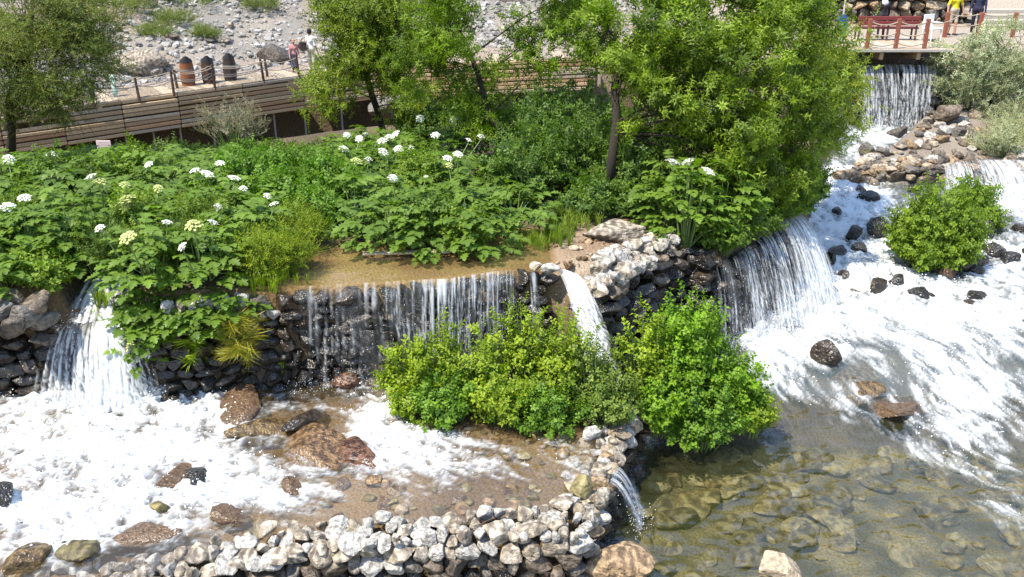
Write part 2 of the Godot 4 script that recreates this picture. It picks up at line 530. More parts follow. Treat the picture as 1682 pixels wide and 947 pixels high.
func fill_cover(set: String, blobs: Array, x0: float, d0: float, w: float, h: float) -> void:
	var map := Image.create(int(w / .2), int(h / .2), false, Image.FORMAT_RF)
	for j in map.get_height():
		for i in map.get_width():
			var x := x0 + i * .2
			var d := d0 + j * .2
			var t := 0.0
			for b in blobs:
				var q: float = ((x - b[0]) * (x - b[0]) + (d - b[1]) * (d - b[1])) / (b[2] * b[2])
				if q < 6.0: t += b[3] * exp(-q)
			map.set_pixel(i, j, Color(minf(t, 1.25), 0, 0))
	cover[set] = [map, x0, d0]

func streaks(u: float, w: float) -> float:   # u across the current, w along it, in metres; 0..1
	u += na.get_noise_2d(w * 9, u * 9 + 40) * .16
	var g := na.get_noise_2d(u * 22 + 7, w * 10)
	var m := nb.get_noise_2d(u * 62, w * 22 + 9)
	var f := nb.get_noise_2d(u * 170, w * 42)
	var h := nb.get_noise_2d(u * 380 + 3, w * 170)
	return clampf(.5 + g * .42 + m * .26 + f * .20 + h * .12, 0, 1)

func foam_share(c: float, t: float) -> float:
	var th := lerpf(.86, .20, minf(c, 1.0))
	return pow(ss(th - .36, th + .36, t), 2.2) * .96 * ss(.0, .2, c)

func river_level(x: float, d: float) -> float:
	return table(RIVER, d) + .15 * ss(11.0, 13.5, x) * ss(19.5, 24.5, d) * (1.0 - ss(26.2, 26.8, d) * .5)

func river_at(x: float, d: float) -> Array:        # [height, foam]
	var c := coverage("river", x, d)
	var low := 1.0 - ss(17.5, 20.5, d)
	var across := x * .90 + d * .42            # the current below the falls runs slantwise
	var along_it := d * .90 - x * .42
	var t := lerpf(streaks(x, d * 1.6), streaks(across, along_it), low)
	var rough := ss(.15, .9, c)
	var calm := nb.get_noise_2d(x * 30 + d * 12, d * 52 - x * 8) * .034 + nb.get_noise_2d(x * 80 + d * 20, d * 130) * .008 + na.get_noise_2d(x * 9, d * 16) * .03
	var h := river_level(x, d) + calm + rough * ((t - .5) * .07 + na.get_noise_2d(across * 24, along_it * 14) * .06 + na.get_noise_2d(x * 8, d * 14) * .12 * (1.0 - low))
	return [h, foam_share(c * lerpf(.80, .66, low), t)]

func basin_at(x: float, d: float) -> Array:
	var c := coverage("basin", x, d)
	# the water fans out from the foot of the left fall, and runs rightward below the curtain
	var q := Vector2(x + 7.6, 17.2 - d)
	var fan := streaks(q.angle() * 3.2 + 11.0, q.length() * 1.5)
	var run := streaks(d * .9 + x * .35 + 50.0, x * .9 - d * .35)
	var t := lerpf(fan, run, ss(-5.2, -3.2, x))
	var chop := 1.0 - absf(nr.get_noise_2d(x * 34, d * 40)) * 2.4
	t = clampf(t * .78 + .11 + chop * .11 + nb.get_noise_2d(x * 150, d * 170) * .16, 0, 1)
	var rough := ss(.15, .9, c)
	var calm := nb.get_noise_2d(x * 34 + 5, d * 60) * .012 + na.get_noise_2d(x * 12, d * 18) * .016
	var h := basin_level(d) + calm + rough * ((t - .5) * .10 + chop * .035 + na.get_noise_2d(x * 22 + 7, d * 26) * .08)
	return [h, foam_share(c * .68, t)]

func river_in(x: float, d: float) -> bool:
	if d < 16.5 and in_basin(x, d): return false
	if d < 10.6: return true
	return line_distance(EDGE, x, d) < .15 and (x < 9.5 or bank_distance(x, d) < .35) and not (x < 2.2 and d > 14.6)

func make_water() -> void:
	fill_cover("basin", BASIN_FOAM, -12.0, 10.0, 16.0, 7.0)
	fill_cover("river", RIVER_FOAM, .0, 8.0, 20.0, 27.0)
	var on := func(a, b, c, d): return a.a > 0 and b.a > 0 and c.a > 0 and d.a > 0
	var any := func(a, b, c, d): return a.a + b.a + c.a + d.a > .06
	var clear := Color.WHITE
	var none := Color(1, 1, 1, 0)
	var pool := func(x, d): return [river_at(x, d)[0], clear if d < 16.4 and river_in(x, d) else none]
	var s := sheet(spaced(-60, 40, .0, 12.0, .07), spaced(-40, 17.0, 10.6, 16.5, .07), pool, on)
	solo("pool", s.mesh(true, false), M.water_pool, Transform3D(), "clear olive green pool below the stone walls", "water", "", "structure")
	var fast := func(x, d): return [river_at(x, d)[0], clear if d >= 16.3 and river_in(x, d) else none]
	s = sheet(spaced(3.4, 30, 3.5, 15.0, .1), spaced(16.3, 34, 16.35, 33.2, .1), fast, on)
	solo("river", s.mesh(true, false), M.water_fast, Transform3D(), "fast stream running down beside the large tree", "water", "", "structure")
	var basin := func(x, d): return [basin_at(x, d)[0], clear if d < 15.9 and in_basin(x, d) and line_distance(EDGE, x, d) < .1 else none]
	s = sheet(spaced(-14, 2.5, -10.0, 2.4, .07), spaced(10.2, 16, 10.25, 16.0, .07), basin, on)
	solo("basin_water", s.mesh(true, false), M.water_brown, Transform3D(), "shallow water in the walled basin", "water", "", "structure")
	var film := func(x, d): return [3.035 + nb.get_noise_2d(x * 10, d * 22) * .006, clear if absf(line_distance(EDGE, x, d) - 1.0) < 1.06 and x > -4.7 and x < .8 else none]
	s = sheet(spaced(-4.8, .9, -4.7, .8, .08), spaced(15.2, 19, 15.3, 18.9, .06), film, on)
	solo("upper_pool", s.mesh(true, false), M.water_brown, Transform3D(), "shallow amber pool above the curtain waterfall", "water", "", "structure")
	# foam
	var white := func(x, d):
		if not river_in(x, d): return [0.0, none]
		var r := river_at(x, d)
		return [r[0] + .012, Color(1, 1, 1, r[1])]
	s = sheet(spaced(1.3, 11.4, 1.4, 11.3, .036), spaced(11, 19, 11.0, 19.0, .036), white, any)
	solo("pool_foam", s.mesh(true, true), M.foam, Transform3D(), "white water below the right hand falls", "foam", "", "stuff")
	s = sheet(spaced(4.4, 18, 4.5, 15.0, .055), spaced(18.97, 33, 19.0, 33.0, .055), white, any)
	solo("river_foam", s.mesh(true, true), M.foam, Transform3D(), "white water of the upper stream", "foam", "", "stuff")
	var white_b := func(x, d):
		if not in_basin(x, d) or line_distance(EDGE, x, d) > .05: return [0.0, none]
		var r := basin_at(x, d)
		return [r[0] + .012, Color(1, 1, 1, r[1])]
	s = sheet(spaced(-9.7, 2.2, -9.6, 2.1, .036), spaced(10.3, 16, 10.3, 15.8, .036), white_b, any)
	solo("basin_foam", s.mesh(true, true), M.foam, Transform3D(), "white water churning in the walled basin", "foam", "", "stuff")

func flecks(called: String, label: String, set: String, x0: float, x1: float, d0: float, d1: float, count: int, level: Callable) -> void:
	var drop := SphereMesh.new()
	drop.radius = .5; drop.height = 1.0; drop.radial_segments = 6; drop.rings = 3
	var places := []
	for k in count:
		var x := rr(x0, x1)
		var d := rr(d0, d1)
		if rng.randf() > coverage(set, x, d) - .35: continue
		var q: Array = level.call(x, d)
		if q[1] < .02: continue
		var s := rr(.006, .024)
		places.append(Transform3D(Basis.from_scale(Vector3(s * rr(.8, 1.8), s, s * rr(.8, 1.8))), Vector3(x, q[0] + pow(rng.randf(), 3.0) * .16, -d)))
	var mm := MultiMesh.new()
	mm.transform_format = MultiMesh.TRANSFORM_3D
	mm.mesh = drop
	mm.instance_count = places.size()
	for k in places.size(): mm.set_instance_transform(k, places[k])
	var mi := MultiMeshInstance3D.new()
	mi.name = called
	mi.multimesh = mm
	mi.material_override = M.drop
	add_child(mi)
	describe(mi, label, "spray", "", "stuff")

# a fall: top and foot are lines of the same number of points; cov(u) = how closed it is across its width
func fall(called: String, label: String, top: Array, foot: Array, cov: Callable, layers := 2, throw := .25, sd := 0.0, cell := .022, fluff := 1.0) -> void:
	var t := thing(called, label, "waterfall", (top[0] + foot[-1]) * .5)
	t.set_meta("kind", "structure")
	t.position = Vector3.ZERO
	var width := 0.0
	for k in top.size() - 1: width += top[k].distance_to(top[k + 1])
	var cols := int(width / cell)
	for L in layers:
		var s := Shape.new()
		var tall: float = (top[0] - foot[0]).length()
		var rows := int(tall / .05)
		var out := Vector3.ZERO
		for j in rows + 1:
			for i in cols + 1:
				var u := float(i) / cols
				var v := float(j) / rows
				var a := along(top, u)
				var b := along(foot, u)
				var x := u * width
				# water leaves the lip level and falls away: across goes with the square root of the drop
				var across := pow(v, .55)
				var p := Vector3(lerpf(a.x, b.x, across), lerpf(a.y, b.y, v), lerpf(a.z, b.z, across))
				out = Vector3(b.x - a.x, 0, b.z - a.z)
				out = out.normalized() if out.length() > .02 else Vector3(0, 0, 1)
				var sway := na.get_noise_2d(x * 40 + sd, v * tall * 22 + L * 50) * .05 * v
				var st := nb.get_noise_2d((x + sway) * 230 + sd + L * 37, v * tall * 9.0 + L * 11)
				var st2 := nb.get_noise_2d((x + sway) * 520 + sd * 2 + L * 91, v * tall * 30.0)
				var br := nb.get_noise_2d(x * 260 + sd, v * tall * 190 + L * 17)
				var c: float = cov.call(u, v)
				var f := .5 + st * .75 + st2 * .45 + br * .38 * (.25 + v) * fluff
				var alpha := minf(.95, .55 + .35 * c) * pow(ss(.92 - c, 1.75 - c, f), 2.0)
				alpha = maxf(alpha, (.015 + .05 * minf(c, 1.0)) * clampf(.6 + st + na.get_noise_2d(x * 30 + sd, v * tall * 8) , 0, 1)) * (0.55 + .45 * ss(.0, .1, v))
				alpha *= clampf(minf(u, 1 - u) * 14.0, 0, 1)
				p += out * (throw * .22 * L * v + (st * .03 + br * .018 * v) * (1 + v))
				s.v.append(p)
				s.c.append(Color(1, 1, 1, clampf(alpha, 0, 1)))
		for j in rows + 1:
			for i in cols + 1:
				var q := j * (cols + 1) + i
				var a: Vector3 = s.v[j * (cols + 1) + mini(i + 1, cols)] - s.v[j * (cols + 1) + maxi(i - 1, 0)]
				var b: Vector3 = s.v[maxi(j - 1, 0) * (cols + 1) + i] - s.v[mini(j + 1, rows) * (cols + 1) + i]
				s.n.append(a.cross(b).normalized())
		for j in rows:
			for i in cols:
				var q := j * (cols + 1) + i
				if s.c[q].a + s.c[q + 1].a + s.c[q + cols + 1].a + s.c[q + cols + 2].a < .05: continue
				s.i.append_array(PackedInt32Array([q, q + 1, q + cols + 2, q, q + cols + 2, q + cols + 1]))
		part("water_curtain", s.mesh(true, true), M.foam, t)
	# drops thrown off
	var mm := MultiMesh.new()
	mm.transform_format = MultiMesh.TRANSFORM_3D
	var drop := SphereMesh.new()
	drop.radius = .5; drop.height = 1.0; drop.radial_segments = 6; drop.rings = 3
	mm.mesh = drop
	mm.instance_count = int(width * 260)
	for k in mm.instance_count:
		var u := rng.randf()
		var v := pow(rng.randf(), .6)
		var p := along(top, u).lerp(along(foot, u), v) + Vector3(rng.randfn() * .05, rng.randfn() * .06, rr(0.0, .3) * v)
		if k % 3 > 0:      # splash round the foot
			p = along(foot, u) + Vector3(rng.randfn() * .14, absf(rng.randfn()) * .13, absf(rng.randfn()) * .22)
		var r := rr(.004, .013)
		mm.set_instance_transform(k, Transform3D(Basis.from_scale(Vector3(r, r * 1.6, r)), p))
	var mi := MultiMeshInstance3D.new()
	mi.name = "spray"
	mi.multimesh = mm
	mi.material_override = M.drop
	mi.set_meta("kind", "stuff")
	t.add_child(mi)

func along(line: Array, u: float) -> Vector3:
	var f := clampf(u, 0, 1) * (line.size() - 1)
	var k := mini(int(f), line.size() - 2)
	return line[k].lerp(line[k + 1], f - k)

func make_falls() -> void:
	rng.seed = 55
	flecks("basin_spray", "drops thrown up over the churning basin", "basin", -9.5, 1.0, 10.6, 15.4, 6500, basin_at)
	flecks("river_spray", "drops thrown up over the rapids", "river", 4.0, 14.0, 12.0, 27.0, 14000, func(x, d): return river_at(x, d) if river_in(x, d) else [0.0, 0.0])
	fall("curtain_waterfall", "thin curtain of water over the long dark wall below the amber pool",
		[Vector3(-4.1, 3.05, -15.55), Vector3(-2.4, 3.05, -15.82), Vector3(-1.2, 3.04, -16.0), Vector3(-.4, 3.04, -16.36), Vector3(.2, 3.03, -16.52)],
		[Vector3(-4.15, 1.1, -15.25), Vector3(-2.4, 1.1, -15.45), Vector3(-1.2, 1.1, -15.6), Vector3(-.4, 1.1, -15.95), Vector3(.25, 1.1, -16.15)],
		func(u, v): return table([[0, .25], [.12, .42], [.3, .42], [.40, .60], [.52, .74], [.60, .52], [.70, .60], [.85, .46], [1, .30]], u) + .10 * ss(.25, .0, v) - .16 * ss(.35, .9, v) * ss(.55, .2, u), 2, .2, 3.0)
	fall("wall_trickle", "single thin trickle beside the white spout at the end of the wall",
		[Vector3(.30, 3.02, -16.55), Vector3(.46, 3.02, -16.55)], [Vector3(.42, 1.2, -16.2), Vector3(.62, 1.2, -16.2)], func(u, v): return .85, 1, .1, 20.0)
	fall("spout", "dense white spout pouring through the gap in the stone wall",
		[Vector3(.86, 3.0, -16.55), Vector3(1.02, 3.03, -16.5), Vector3(1.25, 3.0, -16.35)], [Vector3(1.35, 1.15, -15.3), Vector3(1.65, 1.2, -15.2), Vector3(1.98, 1.15, -15.2)],
		func(u, v): return 1.12 - .9 * absf(u - .5) * (.6 + v), 3, .7, 41.0, .02, 3.0)
	fall("right_waterfall", "tall veil waterfall over the dark wall under the large tree",
		[Vector3(4.05, 2.62, -17.75), Vector3(4.7, 2.64, -18.3), Vector3(5.3, 2.65, -19.1), Vector3(5.9, 2.68, -19.9), Vector3(6.5, 2.72, -20.7), Vector3(6.95, 2.75, -21.2)],
		[Vector3(4.2, .85, -17.45), Vector3(4.95, .85, -17.75), Vector3(5.6, .9, -18.15), Vector3(6.3, .92, -18.6), Vector3(7.0, .95, -19.2), Vector3(7.7, 1.0, -20.0)],
		func(u, v): return table([[0, .15], [.12, .34], [.22, .26], [.33, .66], [.42, .36], [.55, .62], [.66, .48], [.8, .78], [1, .90]], u) + .20 * v, 3, .4, 7.0)
	fall("upper_waterfall", "broad upper waterfall dropping from under the footbridge",
		[Vector3(12.1, 4.5, -33.0), Vector3(13.5, 4.52, -33.0), Vector3(15.05, 4.5, -33.0)], [Vector3(12.35, 2.3, -32.3), Vector3(13.6, 2.3, -32.3), Vector3(15.0, 2.35, -32.4)],
		func(u, v): return .66 - .2 * ss(.85, 1., u) + .08 * v, 2, .3, 13.0, .03)
	fall("side_cascade", "small side cascade entering the stream beside the tree",
		[Vector3(10.35, 3.0, -29.9), Vector3(11.4, 3.1, -32.2)], [Vector3(10.8, 2.05, -29.3), Vector3(11.9, 2.3, -31.6)], func(u, v): return .8, 2, .2, 29.0, .035)
	fall("left_waterfall", "broad white waterfall dropping beside the hogweed bank into the basin",
		[Vector3(-8.45, 2.30, -15.42), Vector3(-8.0, 2.40, -15.45), Vector3(-7.6, 2.42, -15.42), Vector3(-7.2, 2.38, -15.42), Vector3(-6.75, 2.2, -15.4)],
		[Vector3(-8.75, 1.05, -15.0), Vector3(-8.1, 1.05, -14.75), Vector3(-7.5, 1.05, -14.65), Vector3(-7.0, 1.05, -14.75), Vector3(-6.5, 1.05, -15.0)],
		func(u, v): return table([[0, .40], [.2, .58], [.35, .60], [.55, 1.15], [.72, 1.0], [.85, .55], [1, .40]], u) + .18 * v, 3, .5, 17.0, .022, 1.8)
	fall("left_chute", "white water sliding down the chute above the broad waterfall",
		[Vector3(-8.05, 2.98, -16.6), Vector3(-7.7, 2.95, -16.6), Vector3(-7.3, 2.98, -16.6)], [Vector3(-8.3, 2.35, -15.45), Vector3(-7.7, 2.42, -15.42), Vector3(-7.0, 2.32, -15.45)],
		func(u, v): return .85, 2, .15, 23.0, .03, .3)
	fall("dam_waterfall", "white fall pouring over the rubble dam at the picture's edge",
		[Vector3(13.0, 2.42, -27.15), Vector3(13.8, 2.52, -27.1), Vector3(14.8, 2.55, -27.1), Vector3(17.0, 2.55, -27.1)], [Vector3(12.6, 1.45, -25.7), Vector3(13.5, 1.40, -25.3), Vector3(14.7, 1.40, -25.2), Vector3(17.0, 1.45, -25.4)],
		func(u, v): return table([[0, .5], [.2, .75], [.35, .5], [.6, .8], [1, .8]], u) + .25 * v, 3, .4, 31.0, .03, 2.0)
	fall("basin_spill", "low spill from the basin through the side wall into the green pool",
		[Vector3(1.58, .84, -12.55), Vector3(1.66, .86, -12.85), Vector3(1.72, .84, -13.1)], [Vector3(2.05, .0, -12.35), Vector3(2.12, .02, -12.7), Vector3(2.2, .02, -13.0)],
		func(u, v): return .7, 2, .2, 37.0)

# ------------------------------------------------------------------ dry stone walls
func stone_wall(called: String, label: String, crest: Array, foot: float, lean: float, stones: Callable, wide: Array, high: Array, fine := true, deep := .42, crown_rows := 1, rise := .06) -> Node3D:
	var t := thing(called, label, "wall", Vector3.ZERO)
	var L := 0.0
	for k in crest.size() - 1: L += crest[k].distance_to(crest[k + 1])
	var y := foot
	var course := 0
	var highest := -9.0
	for p in crest: highest = maxf(highest, p.y)
	while y < highest:
		var ch := rr(high[0], high[1])
		var l := rr(-.2, .1)
		while l < L:
			var w := rr(wide[0], wide[1])
			if rng.randf() < .22: w *= 1.6
			var u := (l + w * .5) / L
			l += w
			if u < 0 or u > 1: continue
			var p := along_length(crest, u * L)
			if y + ch * .5 > p.y: continue
			var q := along_length(crest, minf(u * L + .2, L)) - along_length(crest, maxf(u * L - .2, 0))
			q.y = 0
			q = q.normalized()
			var out := q.cross(Vector3.UP)
			var cy := y + ch * .5
			var hh := ch * rr(.95, 1.3)
			var dims := Vector3(w * rr(1.0, 1.14), hh, deep * rr(.8, 1.2))
			var at := Vector3(p.x, cy + rr(-.03, .03), p.z) + out * (lean * (p.y - cy) - deep * .16 + rr(-.06, .06))
			var b := Basis(q, Vector3.UP, -out) * Basis(Vector3.UP, rr(-.3, .3)) * Basis(Vector3.BACK, rr(-.22, .22)) * Basis(Vector3.RIGHT, rr(-.2, .2))
			if rng.randf() < .5: b = b * Basis(Vector3.UP, PI)
			part("stone", pick(rocks2 if fine else rocks1), pick(stones.call((cy - foot) / (p.y - foot), u)), t, Transform3D(b * Basis.from_scale(dims), at))
		y += ch * .92
		course += 1
	# the uneven top
	for r in crown_rows:
		var l := rr(0, .2)
		while l < L:
			var w := rr(wide[0], wide[1]) * rr(.6, 1.15)
			var p := along_length(crest, l + w * .5)
			var q := along_length(crest, minf(l + w + .1, L)) - along_length(crest, maxf(l - .1, 0))
			q.y = 0
			q = q.normalized()
			var out := q.cross(Vector3.UP)
			var hh := rr(high[0], high[1]) * rr(.6, 1.1)
			var at := p - out * (r * deep * .62 + rr(-.06, .14)) + Vector3.UP * rr(-rise, rise)
			part("stone", pick(rocks2 if fine else rocks1), pick(stones.call(1.0, l / L)), t, Transform3D(Basis(Vector3.UP, rr(0, TAU)) * Basis(Vector3.BACK, rr(-.3, .3)) * Basis.from_scale(Vector3(w, hh, w * rr(.7, 1.1))), at))
			l += w * .85
	return t

func along_length(line: Array, l: float) -> Vector3:
	for k in line.size() - 1:
		var s: float = line[k].distance_to(line[k + 1])
		if l <= s or k == line.size() - 2: return line[k].lerp(line[k + 1], clampf(l / s, 0, 1))
		l -= s
	return line[-1]

func make_walls() -> void:
	rng.seed = 41
	var pale: Array = M.pale
	var damp_shade: Array = M.damp_shade
	var wet: Array = M.wet
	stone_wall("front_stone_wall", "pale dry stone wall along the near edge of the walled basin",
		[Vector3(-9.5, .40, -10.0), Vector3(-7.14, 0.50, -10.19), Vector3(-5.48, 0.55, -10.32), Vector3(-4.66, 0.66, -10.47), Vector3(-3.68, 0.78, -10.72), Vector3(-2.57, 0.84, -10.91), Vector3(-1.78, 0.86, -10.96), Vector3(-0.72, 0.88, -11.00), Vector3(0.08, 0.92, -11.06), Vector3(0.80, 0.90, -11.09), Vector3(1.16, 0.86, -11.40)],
		-.45, .12, func(v, u): return pale if v > .80 else (pale + damp_shade + damp_shade if v > .6 else damp_shade + wet), [.17, .38], [.16, .28], true, .40, 3, .06)  # lower courses darkened: face shade put into the colour, plus damp near the waterline
	stone_wall("side_stone_wall", "pale dry stone wall turning back from the corner toward the leafy shrubs",
		[Vector3(1.18, .85, -11.45), Vector3(1.39, 0.84, -12.17), Vector3(1.61, 0.80, -13.00), Vector3(1.79, 0.88, -13.54), Vector3(2.03, 0.92, -13.97), Vector3(2.24, 0.92, -14.40), Vector3(2.35, .9, -14.75)],
		-.45, .10, func(v, u): return pale + M.tan if v > .75 else wet, [.18, .36], [.16, .28], true, .40, 3, .06)
	stone_wall("curtain_wall", "long dark wet stone wall under the curtain waterfall",
		[Vector3(-6.5, 2.7, -15.1), Vector3(-5.08, 2.95, -15.46), Vector3(-4.05, 2.96, -15.59), Vector3(-3.18, 2.95, -15.76), Vector3(-1.62, 2.95, -16.01), Vector3(-0.48, 2.94, -16.48), Vector3(0.35, 2.94, -16.71), Vector3(.78, 2.95, -16.5)],
		.75, .13, func(v, u): return (pale + damp_shade if v > .80 and u < .30 else (damp_shade + wet if v > .7 and u < .3 else wet)), [.20, .44], [.17, .30], true, .40, 0)
	stone_wall("left_wall", "dark wet stone bank left of the broad waterfall",
		[Vector3(-11.0, 2.7, -15.0), Vector3(-9.4, 2.65, -15.15), Vector3(-8.4, 2.35, -15.4)],
		.75, .12, func(v, u): return damp_shade + wet if v > .8 else wet, [.25, .5], [.2, .34], true, .42, 1)
	stone_wall("fall_back_wall", "dark rock behind the broad left waterfall",
		[Vector3(-8.5, 2.2, -15.5), Vector3(-6.5, 2.2, -15.45)], .7, .1, func(v, u): return wet, [.25, .5], [.2, .34], true, .42, 0)
	stone_wall("right_stone_wall", "grey stone wall between the white spout and the veil waterfall",
		[Vector3(1.28, 2.75, -16.2), Vector3(1.68, 2.82, -15.95), Vector3(2.25, 2.88, -16.70), Vector3(2.91, 2.86, -17.55), Vector3(3.72, 2.75, -18.22), Vector3(4.0, 2.6, -17.8)],
		.5, .12, func(v, u): return pale if v > .97 and u < .6 else (damp_shade + wet if u > .25 and u < .8 and v > .55 else wet), [.24, .48], [.20, .34], true, .42, 2, .08)
	stone_wall("veil_wall", "black wet wall behind the veil waterfall",
		[Vector3(4.0, 2.55, -17.75), Vector3(4.7, 2.55, -18.35), Vector3(5.66, 2.55, -19.6), Vector3(6.74, 2.55, -20.9), Vector3(7.3, 2.45, -21.6)],
		.4, .16, func(v, u): return wet, [.28, .52], [.24, .38], true, .45, 0)
	stone_wall("upper_fall_wall", "dark wet rock face behind the upper waterfall",
		[Vector3(11.2, 4.4, -33.15), Vector3(15.3, 4.4, -33.15)], 2.0, .1, func(v, u): return wet, [.35, .7], [.3, .45], false, .5, 0)
	stone_wall("rubble_dam", "rubble stone dam across the stream behind the rounded bush",
		[Vector3(10.3, 2.1, -27.4), Vector3(11.0, 2.2, -27.0), Vector3(12.2, 2.3, -26.85), Vector3(13.4, 2.3, -26.85), Vector3(16.5, 2.2, -26.95)],
		1.15, .2, func(v, u): return damp_shade + M.tan if v > .5 else wet + M.brown, [.26, .5], [.2, .32], false, .45, 3, .1)
	stone_wall("terrace_wall", "rough stone retaining wall behind the people on the footbridge",
		[Vector3(10.0, 8.2, -41.5), Vector3(20.5, 8.2, -41.5)], 4.9, .05, func(v, u): return M.tan + damp_shade, [.34, .62], [.34, .44], false, .9, 0)
	var core := Shape.new()
	core.box(Vector3(15.2, 6.5, -41.9), Vector3(10.6, 3.2, .5))
	part("mortar", core.mesh(), M.damp_shade[1], get_child(get_child_count() - 1))

func make_rubble() -> void:
	rng.seed = 77
	for q in [Vector3(-8.91, 2.90, -14.74), Vector3(-8.64, 2.70, -14.59), Vector3(-8.42, 2.90, -14.93), Vector3(-8.92, 3.00, -15.06), Vector3(-8.40, 2.60, -14.94), Vector3(-8.54, 2.80, -14.76)]:
		rock(q, Vector3(rr(.4, .6), rr(.3, .45), .45), pick(M.damp_shade), "grey stone on the bank above the left waterfall", "grey stones above the left waterfall", .4)
	# stones lying on the bank between the stream and the dam
	for k in 190:
		var x := rr(10.6, 16.5)
		var d := rr(27.4, 32.8)
		if bank_distance(x, d) < .1: continue
		var w := rr(.25, .6)
		rock(Vector3(x, ground_y(x, d), -d), Vector3(w, w * rr(.5, .8), w * rr(.7, 1.1)), pick(M.tan + M.damp_shade + M.damp_shade + M.pale), "loose stone on the rubble bank above the dam", "stones on the rubble bank", .3, "bank_stone")
	# pale stone heap at the end of the right wall, and the flat boulder behind it
	for k in 46:
		var u := rng.randf()
		var p := Vector3(lerpf(1.45, 3.6, u), 2.82, -lerpf(16.35, 18.1, u)) + Vector3(rr(-.25, .25), 0, -rr(.0, .75))
		var w := rr(.20, .42)
		p.y = ground_y(p.x, -p.z) + rr(-.03, .08)
		rock(p, Vector3(w, w * rr(.5, .8), w * rr(.7, 1.0)), pick(M.pale), "pale stone in the heap on top of the grey wall", "pale stones heaped on the wall top", .25, "stone")
	rock(Vector3(2.13, 3.02, -18.51), Vector3(1.35, .42, .8), M.pale[3], "large flat tan boulder beside the hogweed at the wall top", "", .25, "boulder", .06, .25)
	for q in [[905, 442, .34, 0], [880, 438, .26, 2], [945, 430, .3, 1]]:
		pass
	rock(Vector3(0.75, 3.02, -16.47), Vector3(.40, .22, .3), M.pale[0], "white stone on the lip beside the spout", "", .3, "stone")
	rock(Vector3(0.46, 3.02, -16.57), Vector3(.24, .18, .24), M.pale[2], "small cream stone on the lip beside the trickle", "", .3, "stone")
	for k in 60:
		var x := rr(.9, 3.4)
		var d := rr(16.5, 18.6)
		if line_distance(EDGE, x, d) < .15: continue
		var w := rr(.08, .24)
		rock(Vector3(x, ground_y(x, d), -d), Vector3(w, w * .6, w * .8), pick(M.tan + M.brown), "small brown stone on the stony shore above the spout", "small stones above the spout", .3, "stone")
	# basin: named rocks
	rock(Vector3(-3.12, 1.13, -15.35), Vector3(.55, .3, .4), M.red[0], "red brown rock at the foot of the curtain wall", "", 0.25)
	rock(Vector3(-6.02, 1.17, -15.78), Vector3(.5, .36, .4), M.brown[2], "rusty orange rock against the dark wall", "", .6)
	rock(Vector3(-4.94, 1.07, -14.63), Vector3(1.3, .42, .8), M.brown[1], "broad mossy brown rock breaking the white water", "", 0.6)
	rock(Vector3(-4.40, 1.02, -13.98), Vector3(1.2, .36, .7), M.brown[3], "low brown rock just in front of the broad mossy rock", "", 0.62)
	rock(Vector3(-2.61, 0.94, -13.12), Vector3(1.0, .3, .7), M.red[0], "low reddish rock in the middle of the basin", "", 0.62)
	rock(Vector3(-3.32, 0.97, -13.40), Vector3(1.5, .34, 1.0), M.brown[0], "wide flat brown rock beside the reddish rock", "", 0.68)
	rock(Vector3(-3.64, 1.04, -14.20), Vector3(1.2, .3, .4), M.wet[2], "dark long rock in the rapids below the curtain", "", 0.6)
	rock(Vector3(-5.41, 0.90, -12.65), Vector3(.8, .28, .5), M.brown[1], "dark rock with foam round it in the white water", "", 0.55)
	rock(Vector3(-5.09, 0.90, -12.59), Vector3(.5, .24, .4), M.wet[1], "smaller dark rock touching the foam ringed rock", "", 0.5)
	rock(Vector3(-7.95, 0.85, -12.05), Vector3(.45, .42, .5), M.wet[1], "dark wet rock at the left edge of the basin", "", .3)
	rock(Vector3(-4.35, 0.83, -11.71), Vector3(.7, .26, .45), M.brown[1], "dark brown rock at the calm edge of the foam", "", 0.55)
	rock(Vector3(-5.45, 0.83, -11.82), Vector3(.3, .2, .25), M.olive[0], "small yellow mossy rock at the foam's edge", "", .35)
	rock(Vector3(-5.49, 0.79, -11.35), Vector3(1.3, .26, .6), M.brown[1], "long flat mossy slab behind the near wall", "", .72, "rock", .08, .2)
	rock(Vector3(-6.31, 0.76, -10.92), Vector3(.7, .26, .5), M.olive[3], "dark olive boulder behind the near wall", "", .55)
	rock(Vector3(-6.98, 0.74, -10.75), Vector3(.7, .3, .5), M.brown[3], "grey brown boulder in the lower left corner", "", .35)
	rock(Vector3(-3.50, 0.88, -12.32), Vector3(.5, .22, .3), M.brown[1], "thin brown rock in the fast tongue of foam", "", .4)
	rock(Vector3(1.10, 0.87, -12.18), Vector3(.34, .42, .34), M.olive[2], "yellow mossy stone standing at the wall corner", "", .2)
	rock(Vector3(0.45, 1.12, -15.18), Vector3(.5, .3, .4), M.brown[0], "brown stone under the leafy shrubs", "", .4)
	rock(Vector3(1.36, 1.00, -13.75), Vector3(.40, .26, .3), M.pale[0], "white stone at the end of the leafy shrubs", "", .3)
	for k in 380:
		var x := rr(-7.0, 1.9)
		var d := rr(11.2, 14.3)
		if not in_basin(x, d - .25) or not in_basin(x + .2, d): continue
		var shoal := ss(-4.5, -1.0, x)
		if coverage("basin", x, d) > .55: continue
		var w := rr(.08, .28)
		rock(Vector3(x, ground_y(x, d), -d), Vector3(w * 1.2, w * rr(.4, .7), w), pick(M.brown + M.olive + M.tan), "brown stone on the shallow bed of the basin", "stones on the basin bed", .25, "bed_stone")
	# pool: big stones under the clear water
	rock(Vector3(1.68, 0.10, -11.47), Vector3(1.05, .75, .9), M.tan[0], "large tan boulder at the corner of the near wall", "", .55, "boulder", .1)
	rock(Vector3(4.18, 0.00, -11.49), Vector3(.62, .5, .5), M.tan[2], "pale yellow rock breaking the pool at the bottom edge", "", .55)
